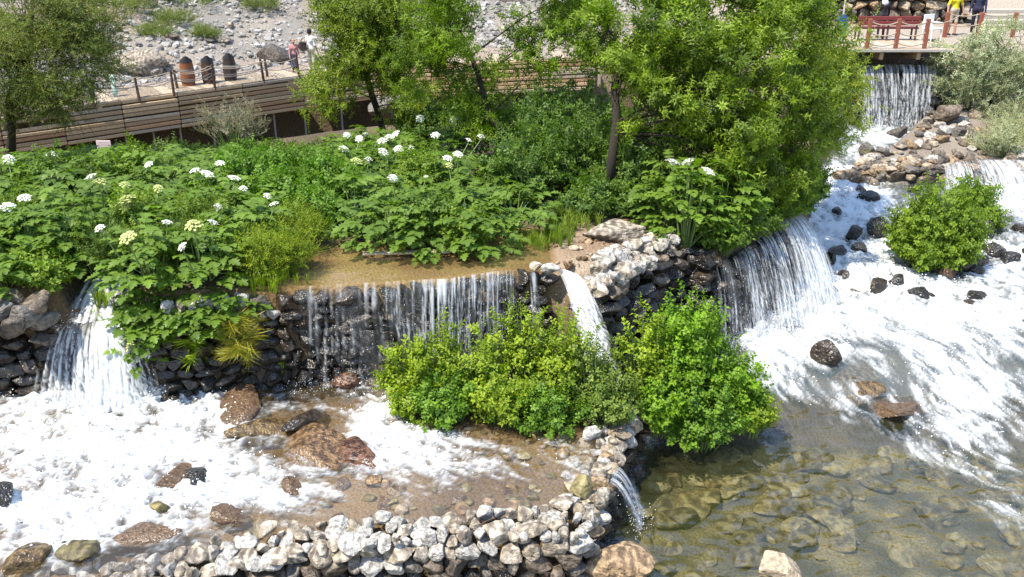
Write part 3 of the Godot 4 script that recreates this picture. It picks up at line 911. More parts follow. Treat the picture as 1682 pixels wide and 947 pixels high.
	for k in 150:
		var x := rr(1.9, 9.5)
		var d := rr(10.8, 15.4)
		if not river_in(x, d): continue
		var w := rr(.18, .8)
		rock(Vector3(x, ground_y(x, d), -d), Vector3(w, minf(w * .4, .30), w * .8), pick(M.olive), "yellowish stone under the green pool", "stones under the pool", .3, "pool_stone")
	# stream rocks
	rock(Vector3(6.59, 0.68, -17.29), Vector3(.62, .62, .55), M.wet[2], "dark pointed rock in the rapids below the veil waterfall", "", .25)
	rock(Vector3(7.19, 0.54, -16.91), Vector3(1.5, .5, 1.1), M.brown[3], "broad submerged brown slab beside the pointed rock", "", 1.0)
	rock(Vector3(7.76, 0.35, -16.35), Vector3(1.6, .30, 1.2), M.brown[1], "wide brown ledge washed by the rapids", "", 1.25)
	rock(Vector3(9.04, 1.43, -23.01), Vector3(.42, .48, .4), M.wet[1], "upright black rock in the upper rapids", "", .2)
	rock(Vector3(9.00, 1.34, -22.30), Vector3(.4, .3, .4), M.wet[0], "low black rock below the upright black rock", "", .3)
	rock(Vector3(8.00, 1.26, -21.61), Vector3(.36, .40, .34), M.wet[3], "black square rock in the rapids beside the veil", "", .25)
	rock(Vector3(9.78, 1.46, -23.27), Vector3(.6, .6, .5), M.wet[1], "tall black rock against the rounded bush", "", .2)
	rock(Vector3(9.15, 1.63, -24.64), Vector3(.3, .25, .3), M.wet[0], "small black rock in the stream under the tree", "", .3)
	rock(Vector3(12.55, 1.44, -23.08), Vector3(.55, .62, .5), M.wet[1], "black rock right of the rounded bush", "", .2)
	rock(Vector3(11.39, 1.22, -21.36), Vector3(.9, .45, .6), M.damp_shade[1], "grey rock under the rounded bush", "", .3)
	rock(Vector3(10.69, 1.18, -20.97), Vector3(.6, .4, .5), M.brown[1], "brown rock at the foot of the rounded bush", "", .3)
	rock(Vector3(13.31, 2.30, -31.33), Vector3(.75, .5, .6), M.damp_shade[1], "grey rock in the middle of the upper stream", "", .3)
	rock(Vector3(11.57, 2.12, -29.34), Vector3(.5, .52, .45), M.damp_shade[1], "round grey rock on the small brown island", "", .15)
	rock(Vector3(15.02, 2.92, -31.50), Vector3(1.0, .62, .7), M.damp_shade[2], "round purple grey boulder at the foot of the upper waterfall", "", .25, "boulder")
	for q in [[1440, 268], [1425, 285], [1445, 290], [1460, 262], [1400, 300], [1420, 305], [1440, 310], [1455, 300], [1470, 280]]:
		var p: Vector3 = river_point(q[0], q[1])
		rock(p, Vector3(rr(.5, .8), .45, .6), pick(M.brown + M.tan), "brown rock of the small island in the upper stream", "island rocks in the upper stream", .35)
	for k in 40:
		var x := rr(7.6, 15.0)
		var d := rr(19.5, 26.8)
		if line_distance(EDGE, x, d) > -.4 or bank_distance(x, d) > -.3: continue
		var w := rr(.26, .62)
		rock(Vector3(x, river_level(x, d) - .06, -d), Vector3(w, w * rr(.6, 1.0), w), pick(M.wet), "dark wet rock showing through the white stream", "rocks in the white stream", .4)

func river_point(px: float, py: float) -> Vector3:
	# the small island lies in a fan: a plain grid of places on it
	var u := (px - 1400.0) / 70.0
	var v := (py - 260.0) / 50.0
	var d := 29.2 - v * 2.4
	return Vector3(9.95 + u * 1.5 + (1 - v) * .9, table(RIVER, d) - .05, -d)

func make_hillside() -> void:
	rng.seed = 5
	# loose scree: too many to count
	var mm := MultiMesh.new()
	mm.transform_format = MultiMesh.TRANSFORM_3D
	mm.use_colors = true
	mm.mesh = rocks1[3]
	var places := []
	for k in 15000:
		var x := rr(-19, 6)
		var s := 4.6 + pow(rng.randf(), 1.3) * 16.0
		var d := walk_d(x) + s
		var w := .05 + pow(rng.randf(), 4.0) * .32
		places.append([x, d, w])
	for k in 1500:
		places.append([rr(-18, 4), 0, rr(.03, .09)])
		places[-1][1] = walk_d(places[-1][0]) + rr(2.6, 5.0)
	mm.instance_count = places.size()
	for k in places.size():
		var q: Array = places[k]
		var g := ground(q[0], q[1])
		mm.set_instance_transform(k, Transform3D(turned(Vector3(q[2], q[2] * .6, q[2] * .9), .5), Vector3(q[0], g[0] + q[2] * .1, -q[1])))
		var tone := rr(.6, 1.25)
		mm.set_instance_color(k, Color(.30 * tone, .285 * tone, .265 * tone))
	var mi := MultiMeshInstance3D.new()
	mi.name = "scree"
	mi.multimesh = mm
	mi.material_override = M.gravel
	add_child(mi)
	describe(mi, "loose grey scree covering the hillside behind the boardwalk", "gravel", "", "stuff")
	# boulders one can point at
	rock(Vector3(-14.90, 3.57, -37.50), Vector3(2.1, 1.1, 1.3), M.pale[3], "large pale angular boulder behind the rope fence", "", .2, "boulder", .1, .3)
	rock(Vector3(-11.99, 3.64, -43.00), Vector3(1.9, .55, 1.0), M.damp_shade[2], "long flat brown slab on the scree", "", .2, "boulder", .08, -.3)
	rock(Vector3(-10.11, 3.35, -40.00), Vector3(1.7, 1.3, 1.2), M.damp_shade[1], "big dark grey boulder beside the path near the people", "", .2, "boulder")
	rock(Vector3(-15.34, 4.10, -48.00), Vector3(1.5, .9, 1.2), M.pale[1], "pale boulder half covered by a green bush", "", .2, "boulder")
	rock(Vector3(-16.50, 3.81, -45.00), Vector3(1.3, .8, 1.0), M.pale[3], "rounded pale boulder below the bushes on the scree", "", .2, "boulder")
	rock(Vector3(-19.99, 4.44, -50.00), Vector3(1.1, .5, .8), M.pale[2], "flat pinkish slab beside the left tree", "", .2, "boulder")
	rock(Vector3(-13.11, 4.30, -47.00), Vector3(.9, .7, .8), M.damp_shade[0], "grey boulder high on the scree", "", .2, "boulder")
	rock(Vector3(-0.09, 4.78, -46.00), Vector3(2.2, 1.6, 1.4), M.damp_shade[1], "dark boulder seen through the gap between the trees", "", .2, "boulder")
	rock(Vector3(-4.81, 2.35, -34.50), Vector3(1.3, 1.0, .9), M.damp_shade[0], "grey boulder standing under the boardwalk", "", .1, "boulder")
	for k in 110:
		var x := rr(-18, 5)
		var d := walk_d(x) + 4.7 + pow(rng.randf(), 1.2) * 15.0
		var w := rr(.25, .75)
		rock(Vector3(x, ground_y(x, d), -d), Vector3(w, w * rr(.45, .75), w * .8), pick(M.pale + M.damp_shade), "grey stone lying on the scree slope", "stones on the scree slope", .25, "scree_stone")

func walk_d(x: float) -> float:
	return table(WALK, x)

# ------------------------------------------------------------------ foliage
func leaf(s: Shape, base: Vector3, dir: Vector3, up: Vector3, len: float, wide: float, fold := .25, droop := .15, col := Color.WHITE) -> void:
	dir = dir.normalized()
	var side := dir.cross(up).normalized()
	up = side.cross(dir)
	var m := base + dir * len * .48 + up * len * .05
	var tip := base + dir * len - up * len * droop
	var l := base + dir * len * .42 - side * wide * .5 + up * wide * fold
	var r := base + dir * len * .42 + side * wide * .5 + up * wide * fold
	s.tri(base, l, m, col); s.tri(l, tip, m, col); s.tri(base, m, r, col); s.tri(m, tip, r, col)

func sprig(count: int, stem: float, len: float, wide: float, open: float, fold := .25, droop := .2) -> ArrayMesh:
	var s := Shape.new()
	var bend := Vector3(rr(-.2, .2), 0, rr(-.2, .2))
	var at := func(t: float) -> Vector3: return Vector3(0, stem * t, 0) + bend * stem * t * t
	for k in 3:
		var a: Vector3 = at.call(k / 3.0)
		var b: Vector3 = at.call((k + 1) / 3.0)
		var w := stem * .012
		s.quad(a - Vector3(w, 0, 0), b - Vector3(w * .7, 0, 0), b + Vector3(w * .7, 0, 0), a + Vector3(w, 0, 0), Color(.8, .6, .4))
	for k in count:
		var t := (k + .6) / count
		var ang := k * 2.4 + rr(-.4, .4)
		var o := Vector3(cos(ang), 0, sin(ang))
		var d := (o * sin(open) + Vector3.UP * cos(open) + Vector3(rr(-.2, .2), rr(-.2, .2), rr(-.2, .2))).normalized()
		var z := lerpf(1.0, .7, t) * rr(.75, 1.2)
		var g := rr(.85, 1.12)
		leaf(s, at.call(t), d, (Vector3.UP - o * .5).normalized(), len * z, wide * z, fold, droop, Color(g, g, g))
	return s.mesh(true, true)

func hogweed_leaf() -> ArrayMesh:
	var s := Shape.new()
	var outline := [[.0, .06], [.10, .62], [.20, .34], [.36, 1.0], [.46, .46], [.62, .72], [.72, .30], [.86, .34], [1.0, .0]]
	var rib := func(t: float) -> Vector3: return Vector3(0, .22 * sin(t * 2.2) - .20 * t * t, t)
	for k in 4:
		var a: Vector3 = rib.call(k / 4.0)
		var b: Vector3 = rib.call((k + 1) / 4.0)
		s.quad(a - Vector3(.012, 0, 0), b - Vector3(.008, 0, 0), b + Vector3(.008, 0, 0), a + Vector3(.012, 0, 0), Color(1.3, 1.3, 1.1))
	var specs := [[.98, 0.0, .46, .27], [.62, .75, .40, .20], [.62, -.75, .40, .20], [.30, 1.05, .36, .18], [.30, -1.05, .36, .18]]
	for q in specs:
		var base: Vector3 = rib.call(q[0] * .8)
		var ang: float = q[1] + rr(-.1, .1)
		var dir := Vector3(sin(ang), rr(-.05, .15), cos(ang)).normalized()
		var side := dir.cross(Vector3.UP).normalized()
		var up := side.cross(dir)
		var L: float = q[2] * rr(.9, 1.1)
		var W: float = q[3] * rr(.9, 1.1)
		var mid := []
		var le := []
		var ri := []
		for o in outline:
			var c: Vector3 = base + dir * L * o[0] - up * L * .30 * o[0] * o[0]
			mid.append(c)
			var tip: float = .10 if o[1] > .5 else 0.0        # lobes reach forward and rise a little from the rib
			le.append(c - side * W * o[1] + dir * L * tip + up * W * (.22 - .10 * o[1]) * o[1])
			ri.append(c + side * W * o[1] + dir * L * tip + up * W * (.22 - .10 * o[1]) * o[1])
		for k in outline.size() - 1:
			var g := rr(.9, 1.1)
			s.quad(mid[k], le[k], le[k + 1], mid[k + 1], Color(g, g, g))
			s.quad(mid[k], mid[k + 1], ri[k + 1], ri[k], Color(g, g, g))
	return s.mesh(true, true)

func umbel(rays: int, radius: float, dome: float) -> ArrayMesh:
	var s := Shape.new()
	for k in rays:
		var f := sqrt((k + .5) / rays)
		var a := k * 2.39996 + rr(-.15, .15)
		var p := Vector3(cos(a) * f * radius, dome * (1.0 - f * f), sin(a) * f * radius)
		s.tube([Vector3(0, -radius * .75, 0), p], [.004, .003], 3, Color(.45, .55, .28), false)
		# each ray ends in a flat little cluster of florets
		var cr := radius * rr(.13, .19)
		var n := Vector3(p.x * .7, 1, p.z * .7).normalized()
		var sx := n.cross(Vector3.FORWARD).normalized()
		var sz := sx.cross(n)
		for j in 6:
			var b := j * TAU / 6 + rr(-.3, .3)
			var q := p + (sx * cos(b) + sz * sin(b)) * cr * .75 + n * rr(-.008, .012)
			var w := cr * .55
			s.quad(q - sx * w, q + sz * w + n * .006, q + sx * w, q - sz * w + n * .006)
		s.quad(p - sx * cr * .6 + n * .01, p + sz * cr * .6 + n * .014, p + sx * cr * .6 + n * .01, p - sz * cr * .6 + n * .014)
	return s.mesh(true, true)

var leaves := []
var umbels := []
var sprigs := {}
func make_leaves() -> void:
	rng.seed = 9
	for k in 5: leaves.append(hogweed_leaf())
	for k in 3: umbels.append(umbel(26, .5, .28))
	sprigs.round = [sprig(9, .30, .095, .075, 1.05, .15, .3), sprig(10, .32, .09, .07, 1.1, .15, .25)]
	sprigs.toothed = [sprig(9, .34, .12, .075, .95, .2, .25), sprig(8, .30, .11, .07, 1.0, .2, .3)]
	sprigs.willow = [sprig(15, .42, .115, .034, .75, .2, .25), sprig(14, .40, .12, .036, .85, .2, .3)]
	sprigs.whorl = [sprig(12, .30, .17, .055, .95, .2, .35), sprig(11, .28, .16, .052, 1.0, .2, .3)]
	sprigs.fine = [sprig(16, .40, .075, .020, .8, .2, .2), sprig(15, .42, .08, .022, .7, .2, .2)]

func tinted(a: Color, b: Color, t: float) -> Color:
	var k := a.lerp(b, clampf(t, 0, 1))
	return Color(k.r * 1.28, k.g * 1.2, k.b * 1.1)

func multi(called: String, parent: Node, mesh: Mesh, m: Material, where: Array, cols: Array) -> void:
	var mm := MultiMesh.new()
	mm.transform_format = MultiMesh.TRANSFORM_3D
	mm.use_colors = true
	mm.mesh = mesh
	mm.instance_count = where.size()
	for k in where.size():
		mm.set_instance_transform(k, where[k])
		mm.set_instance_color(k, cols[k])
	var mi := MultiMeshInstance3D.new()
	mi.name = called
	mi.multimesh = mm
	mi.material_override = m
	mi.set_meta("kind", "stuff")
	parent.add_child(mi, true)

func frame(y: Vector3, spin: float) -> Basis:
	y = y.normalized()
	var x := y.cross(Vector3(.3, .2, 1)).normalized()
	var z := x.cross(y)
	return Basis(x, y, z) * Basis(Vector3.UP, spin)

func hogweed(base: Vector3, high: float, reach: float, count: int, size: float, heads: Array, label: String, group := "", bright := .5, hang := 0.0) -> void:
	var t := thing("hogweed", label, "plant", base, group)
	var stems := Shape.new()
	var where := [[], []]
	var cols := [[], []]
	for k in count:
		var a := rr(0, TAU)
		var f := sqrt(rng.randf())
		var y := high * (1.0 - .75 * f * f) * rr(.55, 1.0) - hang * f * rng.randf()
		var out := Vector3(cos(a), 0, sin(a))
		var p := out * f * reach + Vector3.UP * y
		var d := (out + Vector3.UP * rr(-.35, .5) * (1.1 - f)).normalized()
		var side := Vector3.UP.cross(d).normalized()
		var up := d.cross(side).normalized()
		var roll := Basis(d, rr(-.35, .35))
		var z := size * rr(.6, 1.25)
		var b := roll * Basis(side, up, d) * Basis.from_scale(Vector3(z, z, z))
		var w := k % 2
		where[w].append(Transform3D(b, p - d * z * .35))
		cols[w].append(tinted(Color(.050, .098, .016), Color(.155, .265, .030), bright * .5 + rr(0, .5) + (.15 if rng.randf() < .15 else 0.0)))
		if k % 3 == 0:
			stems.tube([Vector3(out.x * .06, -.1, out.z * .06), p * Vector3(.5, .7, .5), p - d * z * .33], [.018, .013, .008], 4, Color.WHITE, false)
	for w in 2:
		multi("leaves", t, leaves[(count + w * 2) % 5], M.leaf, where[w], cols[w])
	for q in heads:                    # [offset from the base, diameter, 0 white or 1 seed head]
		var o: Vector3 = q[0]
		stems.tube([Vector3(o.x * .3, 0, o.z * .3), Vector3(o.x * .75, o.y * .6, o.z * .75), o - Vector3(0, q[1] * .3, 0)], [.02, .015, .009], 5, Color.WHITE, false)
		var tilt := Basis(Vector3.RIGHT, rr(-.25, .6)) * Basis(Vector3.BACK, rr(-.45, .45)) * Basis(Vector3.UP, rr(0, TAU))
		part("flower_head", umbels[rng.randi() % 3], M.flower if q[2] == 0 else M.seedhead, t, Transform3D(tilt * Basis.from_scale(Vector3(rr(.75, 1.2), rr(.6, 1.4), rr(.75, 1.2)) * q[1]), o))
	part("stems", stems.mesh(), M.stem, t)

func shrub(called: String, label: String, category: String, base: Vector3, size: Vector3, shoots: int, per: int, kind: String, m: Material, a: Color, b: Color, upright := .5, group := "", scale := 1.0) -> void:
	var t := thing(called, label, category, base, group)
	var stems := Shape.new()
	var where := [[], []]
	var cols := [[], []]
	for k in shoots:
		var ang := rr(0, TAU)
		var f := sqrt(rng.randf())
		var out := Vector3(cos(ang) * size.x, 0, sin(ang) * size.z) * f
		var top := size.y * sqrt(maxf(.05, 1.0 - .8 * f * f)) * rr(.38, 1.22)
		var foot := out * .35
		var tip := out + Vector3.UP * top
		var mid := foot.lerp(tip, .5) + Vector3.UP * top * .12
		stems.tube([foot - Vector3.UP * .15, mid, tip], [.012, .009, .004], 4, Color.WHITE, false)
		var tone := rr(-.18, .18)
		for j in per:
			var u := .15 + .85 * pow((j + rng.randf()) / per, .7)
			var p := foot.lerp(mid, u * 2) if u < .5 else mid.lerp(tip, u * 2 - 1)
			p += Vector3(rr(-.1, .1), rr(-.05, .05), rr(-.1, .1)) * scale
			var g := Vector3(rr(-1, 1), rr(.1, 1.2) * upright * 2, rr(-1, 1)) + out.normalized() * .5
			var z := rr(.7, 1.15) * scale * (1.15 - .4 * u)
			var w: int = (k + j) % 2
			where[w].append(Transform3D(frame(g, rr(0, TAU)) * Basis.from_scale(Vector3.ONE * z), p))
			cols[w].append(tinted(a, b, .5 + tone + rr(-.35, .45)))
	for w in 2:
		multi("foliage", t, sprigs[kind][w], m, where[w], cols[w])
	part("stems", stems.mesh(), M.stem, t)

# lobes: [centre, radius, clumps]; limbs run from the fork to each lobe
func tree(called: String, label: String, base: Vector3, trunk: Array, thick: float, lobes: Array, kind: String, m: Material, a: Color, b: Color, per := 34, droop := .1, scale := 1.0, clump := .55) -> void:
	var t := thing(called, label, "tree", base)
	var wood := Shape.new()
	var pts := []
	var rad := []
	for k in trunk.size():
		pts.append(trunk[k] - base)
		rad.append(lerpf(thick, thick * .45, float(k) / (trunk.size() - 1)))
	var smooth_p := []
	var smooth_r := []
	for k in pts.size() - 1:
		for j in 4:
			var u := j / 4.0
			smooth_p.append(pts[k].cubic_interpolate(pts[k + 1], pts[maxi(k - 1, 0)], pts[mini(k + 2, pts.size() - 1)], u))
			smooth_r.append(lerpf(rad[k], rad[k + 1], u) * rr(.92, 1.08))
	smooth_p.append(pts[-1]); smooth_r.append(rad[-1])
	smooth_r[0] *= 1.5
	wood.tube(smooth_p, smooth_r, 9)
	part("trunk", wood.mesh(), M.bark, t)
	var limbs := Shape.new()
	var where := [[], []]
	var cols := [[], []]
	for q in lobes:
		var c: Vector3 = q[0] - base
		var from: Vector3 = smooth_p[-1]
		var best := 1e9
		for p in smooth_p.slice(smooth_p.size() / 3):      # leave the trunk where the lobe is not far above
			var w: float = p.distance_to(c - Vector3.UP * .8)
			if w < best: best = w; from = p
		var mid := from.lerp(c, .5) + Vector3(rr(-.2, .2), rr(.0, .25), rr(-.2, .2))
		limbs.tube([from, mid, c], [thick * .22, thick * .15, thick * .07], 6)
		for k in q[2]:
			var d := Vector3(rng.randfn(), rng.randfn() * .85, rng.randfn()).normalized()
			var cc: Vector3 = c + d * q[1] * pow(rng.randf(), .45)
			limbs.tube([c.lerp(cc, .0), c.lerp(cc, .55) + Vector3(rr(-.1, .1), .05, rr(-.1, .1)), cc], [thick * .09, thick * .06, .006], 4, Color.WHITE, false)
			var tone := rr(-.38, .38)
			var cr := clump * rr(.7, 1.25)
			for j in per:
				var e := Vector3(rng.randfn(), rng.randfn() * .7, rng.randfn()) * .42 * cr
				var g: Vector3 = d * .7 + Vector3(rng.randfn(), rng.randfn(), rng.randfn()) * .55 + Vector3.UP * .25 - Vector3.UP * droop
				var z := rr(.7, 1.15) * scale
				var w: int = (k + j) % 2
				where[w].append(Transform3D(frame(g, rr(0, TAU)) * Basis.from_scale(Vector3.ONE * z), cc + e))
				cols[w].append(tinted(a, b, .45 + tone + rr(-.3, .3)))
	part("limbs", limbs.mesh(), M.bark, t)
	for w in 2:
		multi("crown", t, sprigs[kind][w], m, where[w], cols[w])

func grass(called: String, label: String, spots: Array, tall: float, a: Color, b: Color, spread := .12) -> void:
	var s := Shape.new()
	for k in 16:
		var ang := rr(0, TAU)
		var o := Vector3(cos(ang), 0, sin(ang))
		var lean := rr(.1, .6)
		var h := rr(.6, 1.0)
		var p0 := o * .06
		var p1 := p0 + o * lean * .25 + Vector3.UP * h * .6
		var p2 := p0 + o * lean * .8 + Vector3.UP * h * (.95 - lean * .4)
		var w: Vector3 = Vector3(-o.z, 0, o.x) * .014
		s.quad(p0 - w, p1 - w * .8, p1 + w * .8, p0 + w)
		s.tri(p1 - w * .8, p2, p1 + w * .8)
	var mesh := s.mesh(true, true)
	var where := []
	var cols := []
	for q in spots:
		for k in q[2]:
			var x: float = q[0].x + rng.randfn() * q[1]
			var z: float = q[0].z + rng.randfn() * q[1]
			var y: float = q[0].y if q[3] else ground_y(x, -z)
			if q[3]: y += rr(-.25, .1)
			var h := tall * rr(.6, 1.2)
			where.append(Transform3D(Basis(Vector3.UP, rr(0, TAU)) * Basis(Vector3.RIGHT, rr(-.2, .2) + (1.5 if q[3] else 0.0)) * Basis.from_scale(Vector3(h, h, h)), Vector3(x, y, z)))
			cols.append(tinted(a, b, rng.randf()))
	multi(called, self, mesh, M.leaf, where, cols)
	var o := get_child(get_child_count() - 1)
	o.name = numbered(called)
	describe(o, label, "grass", "", "stuff")

const GREEN_A := Color(.070, .125, .012)
const GREEN_B := Color(.215, .335, .026)
const LIME_A := Color(.105, .180, .012)
const LIME_B := Color(.290, .400, .026)
const OLIVE_A := Color(.075, .115, .022)
const OLIVE_B := Color(.220, .285, .060)
const SILVER_A := Color(.17, .22, .12)
const SILVER_B := Color(.44, .50, .36)

const ORDINAL := ["first", "second", "third", "fourth", "fifth", "sixth", "seventh", "eighth", "ninth", "tenth"]

func make_trees() -> void:
	rng.seed = 100
	tree("broadleaf_tree", "large bright green tree overhanging the veil waterfall", Vector3(2.32, 3.00, -21.11),
		[Vector3(2.32, 3.00, -21.11), Vector3(2.29, 4.06, -20.60), Vector3(2.38, 5.00, -20.80), Vector3(2.38, 5.90, -21.20), Vector3(2.77, 6.81, -21.50), Vector3(3.47, 7.84, -22.00)], .125, [
			[Vector3(4.01, 4.46, -21.30), 0.86, 11],
			[Vector3(4.80, 4.79, -21.80), 0.87, 11],
			[Vector3(3.26, 4.00, -22.00), 0.67, 8],
			[Vector3(5.68, 3.26, -20.60), 0.50, 6],
			[Vector3(4.44, 3.66, -21.00), 0.65, 8],
			[Vector3(5.30, 5.84, -22.50), 1.03, 15],
			[Vector3(3.78, 6.01, -22.30), 0.88, 11],
			[Vector3(3.24, 6.87, -21.00), 0.95, 13],
			[Vector3(4.69, 7.08, -21.50), 1.11, 16],
			[Vector3(6.20, 7.16, -22.00), 1.06, 15],
			[Vector3(5.47, 6.34, -21.00), 1.10, 16],
			[Vector3(4.17, 5.88, -20.50), 0.95, 13],
			[Vector3(6.40, 5.38, -21.00), 1.05, 15],
			[Vector3(5.15, 5.10, -20.30), 1.02, 14],
			[Vector3(6.53, 4.24, -21.00), 0.74, 9],
			[Vector3(5.91, 3.79, -20.50), 0.73, 9],
			[Vector3(4.88, 4.35, -20.00), 0.82, 10],
			[Vector3(6.49, 3.39, -20.50), 0.45, 5],
			[Vector3(3.40, 5.34, -20.50), 0.75, 9],
			[Vector3(2.87, 6.20, -21.00), 0.76, 9],
			[Vector3(2.20, 6.94, -21.50), 0.83, 11],
			[Vector3(3.89, 7.84, -22.00), 1.12, 17],
			[Vector3(5.68, 8.10, -22.00), 1.11, 17],
		], "whorl", M.leaf, Color(.055, .105, .010), Color(.235, .350, .026), 27, .05, 1.0, .52)
	tree("forked_tree", "slim forked tree with dark stems in the middle of the bank", Vector3(-0.37, 3.00, -26.02),
		[Vector3(-0.37, 3.00, -26.02), Vector3(-0.31, 3.97, -24.60), Vector3(-0.68, 4.51, -24.80), Vector3(-0.87, 5.29, -25.00), Vector3(-1.33, 6.35, -25.50)], .12, [
			[Vector3(-1.63, 6.41, -25.00), 0.97, 13],
			[Vector3(-1.17, 5.13, -25.00), 0.82, 10],
			[Vector3(-2.35, 5.54, -25.50), 0.83, 11],
			[Vector3(0.97, 6.51, -25.50), 0.90, 12],
			[Vector3(1.82, 6.61, -26.00), 0.84, 11],
			[Vector3(0.56, 5.66, -25.20), 0.53, 6],
			[Vector3(-1.67, 7.41, -26.00), 0.99, 14],
			[Vector3(1.47, 7.41, -26.00), 0.99, 14],
			[Vector3(-0.68, 4.34, -24.80), 0.50, 6],
		], "whorl", M.leaf, GREEN_A, GREEN_B, 30, .05, .95, .55)
	tree("yellow_green_tree", "yellow green tree standing in front of the boardwalk", Vector3(-4.1, 2.2, -29.6),
		[Vector3(-4.1, 2.2, -29.6), Vector3(-4.3, 3.4, -29.5), Vector3(-4.6, 4.6, -29.4), Vector3(-4.8, 6.2, -29.4), Vector3(-4.9, 7.8, -29.6)], .13, [
			[Vector3(-4.68, 6.30, -29.00), 1.12, 17],
			[Vector3(-4.11, 6.48, -29.00), 1.21, 19],
			[Vector3(-4.48, 5.28, -28.50), 1.12, 17],
			[Vector3(-3.42, 5.39, -29.00), 1.13, 17],
			[Vector3(-5.57, 4.44, -28.00), 0.67, 8],
			[Vector3(-3.04, 4.17, -28.50), 0.75, 9],
			[Vector3(-2.66, 6.62, -29.50), 1.13, 17],
			[Vector3(-5.36, 6.75, -29.00), 0.59, 7],
			[Vector3(-4.78, 5.00, -28.50), 0.75, 9],
			[Vector3(-4.13, 7.34, -29.50), 1.12, 17],
		], "willow", M.leaf, Color(.085, .140, .016), Color(.250, .340, .035), 36, .1, 1.15, .65)
	tree("olive_tree", "dull olive green tree over the near end of the boardwalk", Vector3(-14.37, 2.90, -25.70),
		[Vector3(-14.37, 2.90, -25.70), Vector3(-13.88, 3.92, -25.20), Vector3(-13.77, 4.76, -25.20), Vector3(-13.34, 5.42, -25.20), Vector3(-12.63, 6.52, -25.40)], .13, [
			[Vector3(-12.88, 6.72, -25.00), 1.13, 25],
			[Vector3(-11.80, 6.82, -25.50), 1.06, 23],
			[Vector3(-12.80, 5.45, -25.00), 0.82, 16],
			[Vector3(-11.67, 5.70, -25.50), 0.75, 14],
			[Vector3(-13.82, 6.09, -25.00), 0.97, 20],
			[Vector3(-11.44, 6.29, -26.00), 0.59, 10],
			[Vector3(-13.50, 4.47, -25.00), 0.67, 12],
			[Vector3(-12.12, 4.72, -25.00), 0.50, 9],
		], "fine", M.leaf_dull, OLIVE_A, OLIVE_B, 52, .2, 1.15, .55)
	tree("pale_tree", "pale yellow green tree beside the upper waterfall", Vector3(7.3, 2.6, -24.6),
		[Vector3(7.3, 2.6, -24.6), Vector3(7.4, 3.7, -24.4), Vector3(7.5, 5.0, -24.2), Vector3(7.6, 6.4, -24.2)], .1, [
			[Vector3(7.88, 6.37, -24.00), 0.81, 10],
			[Vector3(8.37, 5.53, -24.00), 0.57, 7],
			[Vector3(7.72, 5.22, -23.50), 0.78, 10],
			[Vector3(8.41, 4.68, -23.50), 0.44, 5],
			[Vector3(7.63, 4.31, -23.00), 0.59, 7],
			[Vector3(7.85, 7.15, -24.50), 0.75, 9],
			[Vector3(7.35, 5.91, -24.00), 0.71, 8],
		], "willow", M.leaf, Color(.14, .21, .022), Color(.36, .45, .08), 36, .1, 1.05, .55)
	tree("silver_willow", "silvery grey green willow bush below the footbridge", Vector3(17.4, 2.7, -33.4),
		[Vector3(17.4, 2.7, -33.4), Vector3(17.3, 3.3, -33.3), Vector3(17.2, 4.2, -33.2)], .1, [
			[Vector3(16.39, 4.43, -33.00), 0.97, 13],
			[Vector3(17.34, 5.06, -33.00), 0.96, 13],
			[Vector3(15.66, 4.85, -33.00), 0.65, 8],
			[Vector3(17.38, 3.79, -33.00), 0.98, 14],
			[Vector3(16.23, 3.61, -32.80), 0.76, 9],
			[Vector3(18.16, 4.22, -33.00), 0.87, 11],
			[Vector3(15.50, 4.04, -32.80), 0.54, 6],
		], "willow", M.leaf_dull, SILVER_A, SILVER_B, 34, .0, 1.0, .55)

